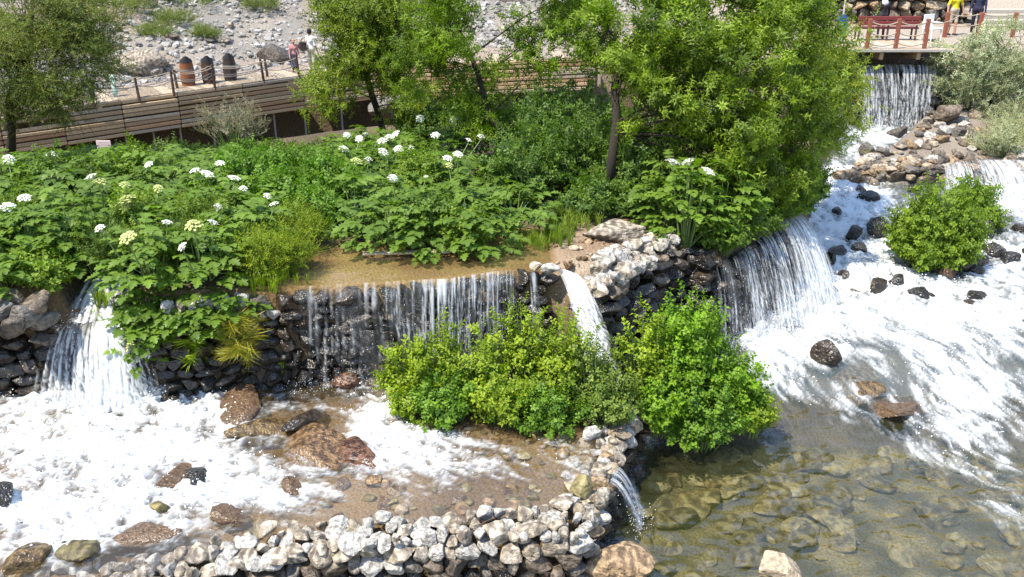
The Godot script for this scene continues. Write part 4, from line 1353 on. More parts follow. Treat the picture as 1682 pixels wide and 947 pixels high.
func make_plants() -> void:
	rng.seed = 200
	# ---- hogweed banks
	var heads := [
		[Vector3(-11.50, 4.20, -20.48), 0.28, 0],
		[Vector3(-10.71, 4.20, -20.89), 0.28, 0],
		[Vector3(-9.64, 4.20, -16.77), 0.28, 0],
		[Vector3(-9.61, 4.20, -17.38), 0.25, 0],
		[Vector3(-6.59, 4.20, -19.24), 0.26, 0],
		[Vector3(-6.57, 4.20, -20.14), 0.25, 0],
		[Vector3(-5.90, 4.20, -18.89), 0.25, 0],
		[Vector3(-6.93, 4.20, -19.50), 0.21, 0],
		[Vector3(-6.25, 4.20, -15.82), 0.22, 0],
		[Vector3(-5.42, 4.20, -15.82), 0.21, 0],
		[Vector3(-5.58, 4.15, -14.63), 0.18, 0],
		[Vector3(-5.61, 4.20, -16.77), 0.20, 0],
		[Vector3(-7.40, 4.25, -16.80), 0.33, 1],
		[Vector3(-8.50, 4.25, -18.32), 0.33, 1],
		[Vector3(-7.57, 4.20, -17.38), 0.29, 1],
		[Vector3(-6.63, 4.20, -14.97), 0.31, 1],
		[Vector3(-5.69, 4.20, -15.57), 0.33, 1],
		[Vector3(-7.98, 4.20, -18.27), 0.29, 1],
		[Vector3(-7.21, 4.20, -18.04), 0.26, 1],
		[Vector3(-7.32, 4.20, -15.47), 0.16, 0],
		[Vector3(-5.58, 4.10, -18.39), 0.20, 0],
		[Vector3(-4.68, 4.10, -17.30), 0.21, 0],
		[Vector3(-4.94, 4.10, -17.85), 0.16, 0],
		[Vector3(-8.98, 4.20, -18.99), 0.25, 0],
		[Vector3(-8.13, 4.20, -20.03), 0.25, 0],
		[Vector3(-2.50, 4.25, -18.66), 0.25, 0],
		[Vector3(-1.45, 4.30, -20.19), 0.21, 0],
		[Vector3(-1.24, 4.30, -20.54), 0.21, 0],
		[Vector3(-1.40, 4.20, -19.92), 0.25, 1],
		[Vector3(-1.87, 4.10, -19.36), 0.12, 0],
		[Vector3(-4.36, 4.00, -23.92), 0.25, 0],
		[Vector3(-3.97, 4.00, -23.49), 0.23, 0],
		[Vector3(-3.86, 4.05, -23.84), 0.21, 0],
		[Vector3(-3.33, 4.00, -23.21), 0.25, 0],
		[Vector3(-3.21, 4.00, -23.70), 0.25, 0],
		[Vector3(-2.81, 4.00, -22.34), 0.26, 0],
		[Vector3(-2.58, 4.10, -25.57), 0.29, 0],
		[Vector3(-1.63, 4.10, -25.41), 0.26, 0],
		[Vector3(-1.99, 4.10, -23.47), 0.26, 0],
		[Vector3(-2.55, 4.00, -22.34), 0.25, 0],
		[Vector3(-3.15, 4.00, -22.02), 0.25, 0],
		[Vector3(-3.41, 4.00, -21.28), 0.25, 0],
		[Vector3(-3.67, 4.00, -21.11), 0.25, 1],
		[Vector3(-4.17, 4.00, -22.34), 0.25, 0],
		[Vector3(-3.09, 4.00, -24.07), 0.21, 0],
		[Vector3(-0.80, 4.10, -23.26), 0.23, 0],
		[Vector3(-1.10, 4.10, -22.91), 0.20, 0],
		[Vector3(3.31, 4.66, -18.43), 0.28, 0],
		[Vector3(3.62, 4.66, -18.43), 0.28, 0],
		[Vector3(4.02, 4.50, -18.30), 0.25, 0],
	]
	var plants := []
	for row in [[15.8, -6.5, -4.9, .85, 0, "front"], [16.9, -10.4, -5.0, 1, 0, "second"], [18.2, -11.6, -4.9, 1.1, 0, "third"], [19.7, -12.6, -5.4, 1.2, 0, "fourth"], [21.3, -13.6, -6.2, 1.3, 0, "fifth"], [23, -14.6, -7, 1.4, 0, "rearmost"], [25.2, -13.5, -5.2, 1.25, 0, "sunken rear"], [15.6, -10.2, -8.6, 1, 0, "waterside"], [16.6, -10.6, -8.4, .8, 0, "inner waterside"], [18, -2.8, -0.3, 0.95, 1, "front"], [19.3, -3.4, 0.2, 1.1, 1, "second"], [20.8, -3.6, 0, 1.2, 1, "third"], [22.4, -4.4, -1.2, 1.3, 1, "fourth"], [24.2, -4.6, -1.6, 1.3, 1, "fifth"], [26, -4.2, -1.5, 1.3, 1, "rearmost"]]:

		var x: float = row[1]
		var seq := 0
		while x <= row[2]:
			var px := x + rr(-.2, .2)
			var pd: float = row[0] + rr(-.3, .3)
			pd += maxf(0.0, .35 - line_distance(EDGE, px, pd)) if pd < 17.0 else 0.0
			if not (px > -8.4 and px < -6.9 and pd < 17.1):
				plants.append([Vector3(px, ground_y(px, pd) - .02, -pd), row[4], [], row[5], seq])
				seq += 1
			x += row[3]
	plants.append([Vector3(3.75, 2.75, -18.73), 2, [], "", 0])
	plants.append([Vector3(4.67, 2.65, -19.30), 2, [], "", 1])
	plants.append([Vector3(3.46, 2.75, -19.43), 2, [], "", 2])
	for h in heads:
		var best = plants[0]
		for p in plants:
			if p[0].distance_to(h[0]) < best[0].distance_to(h[0]): best = p
		best[2].append([h[0] - best[0], h[1], h[2]])
	var groups := ["hogweed bank left of the amber pool", "hogweed bank behind the amber pool", "hogweed over the grey wall"]
	var places := ["bank left of the amber pool", "bank behind the amber pool"]
	for p in plants:
		var tall := rr(.95, 1.25)
		var label: String
		if p[1] == 2:
			tall = 1.85
			label = ["hogweed with white heads hanging over the middle of the grey wall", "hogweed leaves at the lip of the veil waterfall", "hogweed nearest the flat tan boulder on the grey wall"][p[4]]
		else:
			if p[3] == "sunken rear": tall = .5
			elif p[1] == 0 and p[0].z < -22.0: tall = .8
			label = "hogweed, %s from the left, %s row, %s" % [ORDINAL[p[4]], p[3], places[p[1]]]
		hogweed(p[0], tall, rr(.75, .95), 90, .43, p[2], label, groups[p[1]], rr(.25, .75), .15)
	# plants hanging down the front of the wall
	var n9 := 0
	for q in [Vector3(-6.69, 2.70, -15.20), Vector3(-6.62, 2.85, -15.53), Vector3(-6.34, 2.60, -15.21), Vector3(-6.09, 2.80, -15.45), Vector3(-5.79, 2.60, -15.21), Vector3(-5.53, 2.80, -15.45), Vector3(-5.20, 2.85, -15.47)]:
		n9 += 1
		hogweed(q + Vector3(0, -.25, 0), .50, .50, 40, .40, [], "dark hogweed hanging down the wall, %s from the left waterfall" % ORDINAL[n9 - 1], "hogweed hanging down the wall", rr(.1, .4), .35)
	hogweed(Vector3(-6.97, 2.30, -15.20) + Vector3(0, -.5, .0), .35, .4, 14, .4, [[Vector3(-.16, .42, .15), .23, 0], [Vector3(.10, .06, .25), .21, 0], [Vector3(.36, .16, .2), .21, 0], [Vector3(.05, .3, .2), .22, 1]], "low hogweed with three white flower heads beside the left waterfall", "", .5, .2)
	# ---- broad leaved plants of the bank
	var n1 := 0
	for q in left_to_right([[Vector3(-6.37, 3.10, -20.63), .9, 1.05], [Vector3(-5.75, 3.05, -21.30), 1.0, 1.1], [Vector3(-5.02, 3.05, -21.30), .95, 1.05], [Vector3(-4.29, 3.05, -20.55), .8, 1.1], [Vector3(-5.02, 3.05, -19.39), .8, 1.0], [Vector3(-4.22, 3.05, -18.75), .6, .8], [Vector3(-6.66, 2.95, -23.04), .9, 1.0]]):
		n1 += 1
		shrub("leafy_plant", "fresh green broad leaved plant between the hogweed banks, %s from the left" % ORDINAL[n1 - 1], "plant", q[0], Vector3(q[1], q[2], q[1] * .9), 34, 12, "toothed", M.leaf, Color(.075, .16, .016), Color(.15, .29, .028), .6, "broad leaved plants between the hogweed banks", 1.25)
	var n2 := 0
	for q in [["feathery plant among the hogweed near the left edge", Vector3(-9.87, 3.05, -17.95), .6, 1.1, 0], ["dark feathery plant in the middle of the left bank", Vector3(-7.89, 3.05, -16.52), .6, 1.0, 1], ["yellowish leafy plant in the left bank under the seed heads", Vector3(-7.66, 3.05, -17.95), .6, 1.15, 0], ["dark leafy plant at the rear of the left bank", Vector3(-10.64, 3.05, -21.04), .8, 1.2, 1], ["fresh leafy plant at the rear of the left bank", Vector3(-9.24, 3.05, -21.56), .8, 1.2, 0], ["fresh feathery plant at the right side of the left bank", Vector3(-6.22, 3.05, -17.57), .6, 1.1, 0], ["dark feathery plant above the hanging hogweed", Vector3(-6.37, 3.05, -16.19), .5, .9, 1], ["yellow tufted plant left of the broad waterfall", Vector3(-8.70, 2.95, -15.82), .45, .6, 0], ["dark leafy plant behind the board on the amber pool", Vector3(-1.80, 3.05, -18.14), .6, .9, 1], ["yellow green plant in front of the hogweed behind the amber pool", Vector3(-1.02, 3.05, -17.95), .45, .6, 0], ["leafy plant in the middle of the rear hogweed bank", Vector3(-2.20, 3.05, -21.04), .7, 1.2, 0]]:
		shrub("bank_plant", q[0], "plant", q[1], Vector3(q[2], q[3], q[2]), 38, 12, "fine" if q[0].contains("feathery") else "toothed", M.leaf, Color(.05, .10, .016) if q[4] else LIME_A, Color(.14, .24, .03) if q[4] else Color(.20, .31, .03), .7, "", 1.1)
	for q in left_to_right([[Vector3(-4.75, 3.05, -16.19), .55, .8], [Vector3(-4.36, 3.05, -16.52), .5, .75], [Vector3(-4.40, 3.05, -17.76), .5, .8]]):
		n2 += 1
		shrub("ferny_plant", "feathery bright green plant at the amber pool, %s from the left" % ORDINAL[n2 - 1], "plant", q[0], Vector3(q[1], q[2], q[1]), 40, 12, "fine", M.leaf, LIME_A, LIME_B, .8, "feathery plants at the amber pool", 1.1)
	var n3 := 0
	for q in left_to_right([[Vector3(0.28, 3.05, -21.04), 1.0, 1.7], [Vector3(1.00, 3.00, -22.86), 1.3, 2.2], [Vector3(1.80, 3.00, -22.01), 1.0, 1.7], [Vector3(0.68, 2.90, -25.49), 1.3, 2.0], [Vector3(1.76, 2.90, -26.21), 1.4, 2.2], [Vector3(3.07, 3.00, -21.21), 1.1, 1.6], [Vector3(-1.13, 2.90, -27.37), 1.2, 1.6], [Vector3(-2.68, 2.80, -28.21), 1.0, 1.5], [Vector3(2.95, 2.90, -24.15), 1.2, 1.9], [Vector3(1.88, 3.00, -20.13), .7, .7]]):
		n3 += 1
		shrub("bank_shrub", "mid green shrub under the trees on the bank, %s from the left" % ORDINAL[n3 - 1], "shrub", q[0], Vector3(q[1], q[2], q[1]), 46, 14, "toothed", M.leaf, Color(.045, .10, .02), Color(.125, .22, .032), .5, "shrubs under the trees", 1.2)
	var n4 := 0
	for q in left_to_right([[Vector3(4.56, 2.75, -21.28), 1.0, 1.3], [Vector3(5.79, 2.70, -21.44), 1.0, 1.2], [Vector3(6.73, 2.65, -21.60), .8, 1.0], [Vector3(6.73, 2.70, -23.34), 1.0, 1.5], [Vector3(7.69, 2.40, -23.23), .6, 1.0], [Vector3(2.74, 2.95, -20.29), .8, .8], [Vector3(4.62, 2.66, -18.87), .5, .6], [Vector3(5.43, 2.66, -19.83), .55, .7], [Vector3(6.37, 2.66, -20.93), .55, .7]]):
		n4 += 1
		shrub("shade_shrub", "green shrub at the lip of the veil waterfall, %s from the left" % ORDINAL[n4 - 1], "shrub", q[0], Vector3(q[1], q[2], q[1]), 36, 13, "toothed", M.leaf, Color(.050, .105, .014), Color(.15, .25, .028), .4, "shrubs above the veil waterfall", 1.1)
	# ---- shrubs on the shoal in front
	for q in [
		["light green shrub at the left end of the shoal in front of the wall", Vector3(-1.90, 0.98, -14.85), .48, 1.30, 30, 12, "toothed", .80, 1],
		["thin pale shrub under the left part of the curtain waterfall", Vector3(-1.32, 1.00, -15.04), .50, 1.60, 26, 13, "toothed", .80, 1],
		["low dark green shrub at the water's edge on the left of the shoal", Vector3(-1.16, 0.95, -14.30), .62, .85, 44, 12, "round", .85, 0],
		["tiny yellow shrub at the shoal's left tip", Vector3(-1.85, 0.95, -14.34), .28, .50, 22, 9, "round", .8, 1],
		["tall yellow green shrub below the end of the curtain waterfall", Vector3(-0.52, 0.98, -14.85), .52, 1.65, 34, 14, "toothed", .80, 1],
		["yellow shrub in the middle of the waterside row", Vector3(-0.17, 0.94, -14.25), .45, 1.0, 32, 12, "toothed", .85, 1],
		["upright shrub between the trickle and the spout", Vector3(0.24, 1.00, -14.92), .45, 1.90, 28, 15, "toothed", .80, 1],
		["tallest shrub of the shoal just in front of the white spout", Vector3(0.83, 0.98, -14.78), .50, 2.05, 34, 15, "toothed", .82, 1],
		["tangled green shrub with pale tips in the middle of the shoal", Vector3(1.48, 0.95, -14.56), .70, 1.45, 48, 14, "round", .75, 2],
		["low leafy shrub right behind the white stones of the side wall", Vector3(0.69, 0.92, -14.14), .70, .80, 46, 12, "round", .8, 0],
		["low tangled shrub at the end of the side wall", Vector3(1.79, 0.92, -14.29), .55, .95, 36, 12, "round", .75, 2],
		["slim shrub against the grey wall", Vector3(2.41, 0.90, -15.10), .40, 1.75, 24, 14, "toothed", .85, 1],
		["brilliant green tall shrub left of the veil waterfall", Vector3(3.24, 0.60, -15.45), .72, 2.15, 60, 17, "toothed", .92, 3],
		["bright green shrub filling the foot of the brilliant tall shrub", Vector3(2.80, 0.45, -14.98), .62, 1.2, 44, 13, "toothed", .95, 3],
		["deep green round shrub hanging over the green pool", Vector3(3.58, 0.12, -15.04), .85, 1.15, 56, 14, "round", 1.0, 0],
		["green shrub leaning from the pool toward the veil waterfall", Vector3(4.17, 0.30, -15.46), .62, 1.45, 44, 14, "toothed", .9, 3],
		["straggling leafy shrub end reaching toward the rapids", Vector3(4.58, 0.20, -15.29), .40, .85, 30, 11, "round", .9, 1]]:
		var tones: Array = [[Color(.05, .12, .012), Color(.16, .30, .025)], [LIME_A, LIME_B], [Color(.08, .15, .02), Color(.22, .30, .06)], [Color(.09, .19, .012), Color(.21, .38, .022)]][q[8]]
		shrub("leafy_shrub", q[0], "shrub", q[1], Vector3(q[2], q[3], q[2] * .85), q[4], q[5] - 4, q[6], M.leaf, tones[0], tones[1], .85, "", q[7] * 1.3)
	# ---- the rounded bush in the stream
	shrub("rounded_bush", "rounded bright green bush standing in the white stream", "shrub", Vector3(10.57, 1.15, -21.54), Vector3(1.2, 1.9, .95), 150, 18, "round", M.leaf, Color(.070, .140, .014), Color(.21, .32, .028), .35, "", 1.25)
	shrub("rounded_bush", "lower lobe of green bush beside the dam waterfall", "shrub", Vector3(12.43, 1.40, -23.70), Vector3(.75, 1.25, .7), 80, 16, "round", M.leaf, Color(.075, .155, .016), Color(.21, .32, .03), .35, "", 1.25)
	shrub("grey_shrub", "grey green low shrub on the rubble bank at the picture's edge", "shrub", Vector3(15.6, 2.4, -28.6), Vector3(1.2, .9, .9), 44, 12, "fine", M.leaf_dull, SILVER_A, SILVER_B, .5, "", 1.2)
	shrub("grey_shrub", "second grey shrub under the silvery willow", "shrub", Vector3(17.0, 2.6, -30.6), Vector3(1.2, .9, .9), 44, 12, "fine", M.leaf_dull, SILVER_A, SILVER_B, .5, "", 1.2)
	shrub("grey_shrub", "dry grey twiggy shrub in front of the boardwalk slats", "shrub", Vector3(-8.89, 2.70, -28.90), Vector3(1.2, 1.3, .8), 50, 10, "fine", M.leaf_dull, Color(.14, .15, .11), Color(.34, .34, .29), .6, "", 1.0)
	var spots := []
	for k in 9: spots.append([Vector3(-12.6 + k * 1.0, 0, -(26.4 + (k % 3) * .7 + k * .12)), .75])
	for k in spots.size():
		var q: Vector3 = spots[k][0]
		q.y = ground_y(q.x, -q.z) - .05
		shrub("weed_clump", "low weed clump below the boardwalk, %s from the left" % ORDINAL[k], "plant", q, Vector3(.85, .42, .7), 34, 8, "toothed", M.leaf, Color(.05, .10, .015), Color(.15, .23, .04), .5, "weed clumps below the boardwalk", 1.0)
	# ---- bushes on the scree
	for q in [["wide green bush high on the scree", 285, 40, 49.0, 1.1, .7], ["green bush leaning on the pale boulder", 338, 66, 47.0, .75, .6], ["pale green tuft beside the rounded boulder", 258, 60, 47.0, .9, .5], ["green bush at the top edge of the scree", 325, 8, 53.0, 1.6, .7], ["yellow green bush beside the left tree on the scree", 215, 18, 50.0, 1.2, .6], ["dry tuft on the upper scree near the trees", 430, 14, 52.0, 1.0, .5]]:
		var z := scree_point(q[1], q[2])
		shrub("scree_bush", q[0], "bush", z, Vector3(q[4], q[5], q[4] * .8), 40, 10, "fine", M.leaf, Color(.10, .15, .03), Color(.20, .26, .07), .6, "", 1.1)
	# ---- grass
	grass("grass", "bright grass tuft at the right end of the amber pool", [[Vector3(0.83, 3.02, -18.35), .22, 60, false], [Vector3(1.19, 3.02, -19.18), .25, 40, false], [Vector3(0.37, 3.02, -18.04), .15, 20, false]], .42, LIME_A, Color(.22, .30, .04))
	grass("hanging_grass", "yellow green grass hanging down the end of the long dark wall", [[Vector3(-4.97, 2.60, -15.07), .10, 60, true], [Vector3(-4.89, 2.30, -14.81), .08, 30, true]], .55, Color(.16, .18, .02), Color(.34, .30, .04))
	grass("bank_grass", "long grass along the edge of the left bank", [[Vector3(-4.58, 3.00, -15.94), .25, 60, false], [Vector3(-5.72, 2.10, -15.23), .2, 40, true], [Vector3(-7.43, 2.90, -15.35), .2, 30, false]], .5, LIME_A, LIME_B)

func left_to_right(list: Array) -> Array:
	list.sort_custom(func(a, b): return a[0].x / -a[0].z < b[0].x / -b[0].z)
	return list

func scree_point(px: float, py: float) -> Vector3:
	# follow the sight line of that place down to the hillside
	var cam := Vector3(0, 9.3, 0)
	var f := 1501.8
	var dir := Vector3((px - 841.0) / f, -(py - 473.5) / f, -1).normalized().rotated(Vector3.RIGHT, deg_to_rad(-22))
	var t := 36.0
	while t < 75.0:
		var p := cam + dir * t
		if p.y < ground_y(p.x, -p.z): return p
		t += .25
	return cam + dir * 48.0

# ------------------------------------------------------------------ boardwalk and footbridge
const DECK := [[-24, 3.0], [-16.6, 3.3], [-12, 3.53], [-8.15, 3.66], [-5.4, 3.85], [3.4, 4.2], [12, 4.9]]
func deck_y(x: float) -> float:
	return table(DECK, x)

func rope(s: Shape, a: Vector3, b: Vector3, sag: float, r := .016) -> void:
	var pts := []
	var rad := []
	for k in 9:
		var u := k / 8.0
		pts.append(a.lerp(b, u) - Vector3.UP * sag * 4 * u * (1 - u))
		rad.append(r)
	s.tube(pts, rad, 5, Color.WHITE, false)

func make_boardwalk() -> void:
	rng.seed = 300
	var t := thing("boardwalk", "long wooden boardwalk with a skirt of horizontal slats along the scree", "boardwalk", Vector3.ZERO)
	var runs := [[Vector2(-18.5, 28.95), Vector2(-12, 33), 4], [Vector2(-12, 33), Vector2(-8.15, 36), 2], [Vector2(-8.15, 36), Vector2(-5.4, 37), 1], [Vector2(-5.4, 37), Vector2(3.35, 37.2), 4]]
	for r in runs:
		var n: int = r[2]
		for k in n:
			var a: Vector2 = r[0].lerp(r[1], float(k) / n)
			var b: Vector2 = r[0].lerp(r[1], float(k + 1) / n)
			var A := Vector3(a.x, deck_y(a.x), -a.y)
			var B := Vector3(b.x, deck_y(b.x), -b.y)
			var q := (B - A).normalized()
			var flat := Vector3(q.x, 0, q.z).normalized()
			var out := flat.cross(Vector3.UP)
			var basis := Basis(q, out.cross(q).normalized(), out)
			var len := A.distance_to(B) - .015
			for j in 8:
				if rng.randf() < .03: continue
				var s := Shape.new()
				var hgt := rr(.118, .138)
				s.box(Vector3.ZERO, Vector3(len, hgt, .07), Basis(), .028)
				var y := -.08 - j * .160 + rr(-.012, .012)
				var turn := Basis(Vector3(0, 0, 1), rr(-.008, .008))
				part("slat", s.mesh(), pick(M.wood), t, Transform3D(basis * turn, (A + B) * .5 + Vector3.UP * y + out * (.03 + rr(-.015, .015))))
			# uprights behind the slats, legs down to the ground
			for e in [A, (A + B) * .5]:
				var s2 := Shape.new()
				s2.box(Vector3(0, -.66, 0), Vector3(.07, 1.22, .06), Basis(), .01)
				part("upright", s2.mesh(), M.post, t, Transform3D(Basis(flat, Vector3.UP, out), e - out * .035))
				var g := ground_y(e.x, -e.z)
				var s3 := Shape.new()
				var bottom: float = g - e.y - .2
				s3.box(Vector3(0, (bottom - 1.28) * .5, 0), Vector3(.07, -1.28 - bottom, .07), Basis(), .01)
				part("leg", s3.mesh(), M.steel, t, Transform3D(Basis(flat, Vector3.UP, out), e - out * .2))
			# deck planks
			var planks := int(len / .22)
			for j in planks:
				var p := A.lerp(B, (j + .5) / planks) - out * 1.0
				var s4 := Shape.new()
				s4.box(Vector3.ZERO, Vector3(len / planks - .012, .04, 2.0), Basis(), .006)
				part("plank", s4.mesh(), pick([M.wood[3], M.pale[3], M.tan[1]]), t, Transform3D(basis, p + Vector3.UP * rr(-.003, .003)))
	# opening at the right hand end: a dark doorway framed by posts
	var s5 := Shape.new()
	s5.box(Vector3(3.5, 3.62, -37.2), Vector3(.12, 1.16, .12))
	s5.box(Vector3(4.15, 3.62, -37.25), Vector3(.12, 1.16, .12))
	s5.box(Vector3(3.83, 4.16, -37.22), Vector3(.9, .14, .14))
	part("end_frame", s5.mesh(), M.wood[3], t)
	# rope fence: posts in front and behind, ropes between
	var fence := thing("rope_fence", "brown post and rope fence along the boardwalk", "fence", Vector3.ZERO)
	var ropes := Shape.new()
	for row in [[[-17.2, -14.3, -13.05, -12.05, -10.85, -9.35, -8.2, -7.15], .06, .82], [[-15.6, -13.2, -12.2, -10.4], -1.95, .75]]:
		var last := Vector3.ZERO
		for x in row[0]:
			var d: float = walk_d(x) - row[1] * .8
			var p := Vector3(x + row[1] * -.5, deck_y(x), -d)
			var s6 := Shape.new()
			var lean := Vector3(rr(-.12, .02), 0, rr(-.05, .05))
			s6.tube([p - Vector3.UP * .1, p + Vector3.UP * row[2] + lean], [.052, .045], 8)
			part("post", s6.mesh(), M.post, fence)
			if last != Vector3.ZERO:
				for h in [.45, .72]:
					rope(ropes, last + Vector3.UP * h, p + Vector3.UP * h, .13)
			last = p
	part("rope", ropes.mesh(), M.rope, fence)
	# notice board on two legs in front of the slats
	var n := thing("notice_board", "small pinkish notice board under the boardwalk slats", "sign", Vector3(-13.03, 2.13, -28.80))
	var s7 := Shape.new()
	s7.box(Vector3(0, .42, 0), Vector3(.46, .40, .03), Basis(), .006)
	part("panel", s7.mesh(), mat(lin(.62, .52, .52), .6), n)
	var s8 := Shape.new()
	s8.box(Vector3(0, .0, -.03), Vector3(.04, .9, .03))
	part("leg", s8.mesh(), M.steel, n)
	var s9 := Shape.new()
	for k in 5: s9.box(Vector3(0, .55 - k * .065, .0165), Vector3(.34, .014, .002), Basis(), .0005)
	part("printed_lines", s9.mesh(), mat(lin(.30, .24, .26), .7), n)
	# barrel
	for q in [["rusty orange barrel with dark lid beside the path", Vector3(-12.00, 3.50, -34.33), Color(.30, .11, .045), 1.0], ["dark brown barrel just right of the rusty barrel", Vector3(-11.36, 3.52, -34.75), Color(.075, .05, .04), .95], ["dark brown barrel farther from the rusty one, near the big boulder", Vector3(-10.70, 3.55, -35.26), Color(.06, .045, .04), .95]]:
		var b := thing("barrel", q[0], "barrel", q[1], "barrels beside the path")
		b.scale = Vector3.ONE * q[3]
		var s10 := Shape.new()
		s10.tube([Vector3.ZERO, Vector3(0, .05, 0), Vector3(0, .3, 0), Vector3(0, .45, 0), Vector3(0, .75, 0), Vector3(0, .9, 0)], [.22, .23, .26, .265, .25, .22], 18)
		part("body", s10.mesh(), mat(lin(q[2].r, q[2].g, q[2].b), .6, M.wood[0].albedo_texture, null, 1, 2.0), b)
		for y in [.22, .62]:
			var s11 := Shape.new()
			s11.tube([Vector3(0, y, 0), Vector3(0, y + .05, 0)], [.272, .262], 18)
			part("hoop", s11.mesh(), M.steel, b)
		var s12 := Shape.new()
		s12.tube([Vector3(0, .9, 0), Vector3(0, .98, 0), Vector3(0, 1.06, 0), Vector3(0, 1.12, 0)], [.23, .22, .12, .05], 16)
		part("lid", s12.mesh(), mat(lin(.035, .033, .035), .6), b)
	# thin board lying along the back of the amber pool
	var s13 := Shape.new()
	s13.box(Vector3.ZERO, Vector3(1.75, .05, .14), Basis(), .01)
	solo("board", s13.mesh(), M.wood[3], Transform3D(Basis(Vector3.UP, .05) * Basis(Vector3.BACK, .01), Vector3(-2.12, 3.09, -17.31)), "weathered board lying along the back of the amber pool", "board")
	# line of rope across the left bank
	var s14 := Shape.new()
	rope(s14, Vector3(-11.49, 3.44, -19.50), Vector3(-9.96, 3.48, -20.50), .08, .012)
	solo("washing_line", s14.mesh(), M.rope, Transform3D(), "slack pale line stretched over the left hogweed bank", "rope")

func make_footbridge() -> void:
	rng.seed = 400
	var t := thing("footbridge", "footbridge deck with dark underside above the upper waterfall", "bridge", Vector3(13.3, 5.08, -34.4))
	for k in 15:
		var s := Shape.new()
		s.box(Vector3(-1.95 + k * .282, 0, 0), Vector3(.27, .06, 3.6), Basis(), .008)
		part("plank", s.mesh(), pick([M.wood[3], M.concrete]), t)
	var e := Shape.new()
	e.box(Vector3(0, -.03, 1.83), Vector3(4.1, .10, .06))
	part("edge_board", e.mesh(), M.concrete, t)
	for x in [-1.6, -.4, .9, 1.9]:
		var s := Shape.new()
		s.box(Vector3(x, -.2, 0), Vector3(.14, .3, 3.5))
		part("beam", s.mesh(), M.wood[2], t)
	var f := thing("bridge_rope_rail", "red brown posts with sagging ropes along the footbridge", "railing", Vector3(0, 5.11, -32.68))
	var ropes := Shape.new()
	var posts := [12.35, 13.35, 14.35]
	for x in posts:
		var s := Shape.new()
		s.box(Vector3(x, .5, 0), Vector3(.13, 1.0, .11))
		part("post", s.mesh(), M.redwood, f)
	for k in 2:
		for h in [.92, .56, .22]:
			rope(ropes, Vector3(posts[k], h, .03), Vector3(posts[k + 1], h, .03), .13, .022)
	rope(ropes, Vector3(posts[2], .9, 0), Vector3(16.3, .9, -2.0), .14, .02)
	part("rope", ropes.mesh(), M.rope, f)
	var g := thing("path_rope_rail", "short red brown posts with ropes beside the people", "railing", Vector3(0, 5.08, -36.2))
	var r2 := Shape.new()
	var last := Vector3.ZERO
	for x in [16.6, 17.9, 19.2, 20.4, 21.7]:
		var s := Shape.new()
		s.box(Vector3(x, .45, 0), Vector3(.14, .95, .12))
		part("post", s.mesh(), M.redwood, g)
		if last != Vector3.ZERO:
			for h in [.88, .5]: rope(r2, last + Vector3(0, h, 0), Vector3(x, h, 0), .1, .02)
		last = Vector3(x, 0, 0)
	part("rope", r2.mesh(), M.rope, g)
	# bench
	var b := thing("bench", "dark red wooden bench behind the rope rail", "bench", Vector3(13.9, 5.11, -35.0))
	var k1 := Shape.new(); k1.box(Vector3(0, .44, -.18), Vector3(2.3, .06, .42)); part("seat", k1.mesh(), M.maroon, b)
	for y in [.62, .80]:
		var k2 := Shape.new(); k2.box(Vector3(0, y, .08), Vector3(2.3, .15, .05)); part("backrest", k2.mesh(), M.maroon, b)
	for x in [-1.05, 0, 1.05]:
		var k3 := Shape.new()
		k3.box(Vector3(x, .44, .04), Vector3(.07, .88, .05)); k3.box(Vector3(x, .21, -.34), Vector3(.07, .42, .05))
		part("leg", k3.mesh(), M.post, b)
	# litter bin on a post
	var c := thing("litter_bin", "teal litter bin with a blue lid on the footbridge", "bin", Vector3(11.85, 5.11, -34.0))
	var c1 := Shape.new(); c1.tube([Vector3.ZERO, Vector3(0, .5, 0)], [.035, .035], 8); part("post", c1.mesh(), mat(lin(.03, .20, .16), .5), c)
	var c2 := Shape.new(); c2.tube([Vector3(0, .28, 0), Vector3(0, .32, 0), Vector3(0, .8, 0)], [.14, .17, .20], 14); part("body", c2.mesh(), mat(lin(.03, .26, .20), .5), c)
	var c3 := Shape.new(); c3.tube([Vector3(0, .8, 0), Vector3(0, .84, 0), Vector3(0, .96, 0), Vector3(0, 1.02, 0)], [.23, .23, .17, .06], 14); part("lid", c3.mesh(), mat(lin(.02, .09, .34), .45), c)
	# white plastic chair
	var w := thing("plastic_chair", "white plastic chair beside the bench", "chair", Vector3(15.65, 5.08, -35.2), "", .4)
	var white := mat(lin(.72, .71, .69), .5)
	var w1 := Shape.new(); w1.box(Vector3(0, .44, 0), Vector3(.52, .05, .5)); part("seat", w1.mesh(), white, w)
	var w2 := Shape.new(); w2.box(Vector3(0, .70, -.24), Vector3(.5, .46, .04)); part("backrest", w2.mesh(), white, w)
	for s in [[-1, -1], [1, -1], [1, 1], [-1, 1]]:
		var w3 := Shape.new(); w3.tube([Vector3(s[0] * .25, 0, s[1] * .24), Vector3(s[0] * .22, .43, s[1] * .2)], [.026, .03], 7); part("leg", w3.mesh(), white, w)
	for s in [-1, 1]:
		var w4 := Shape.new(); w4.box(Vector3(s * .27, .64, -.02), Vector3(.05, .04, .48)); part("armrest", w4.mesh(), white, w)
	# pale steps at the right
	var st := thing("stone_steps", "pale concrete steps at the upper right corner", "steps", Vector3(21.5, 5.05, -39.0))
	for k in 4:
		var s := Shape.new(); s.box(Vector3(0, .1 + k * .17, -k * .42), Vector3(4.6, .22, .5), Basis(), .02); part("step", s.mesh(), M.concrete, st)
	# lamp post behind the bench
	var p := thing("thin_pole", "thin pale pole standing behind the bin", "pole", Vector3(12.55, 5.1, -36.0))
	var p1 := Shape.new(); p1.tube([Vector3.ZERO, Vector3(0, 2.6, 0)], [.035, .03], 8); part("shaft", p1.mesh(), mat(lin(.5, .46, .4), .6), p)
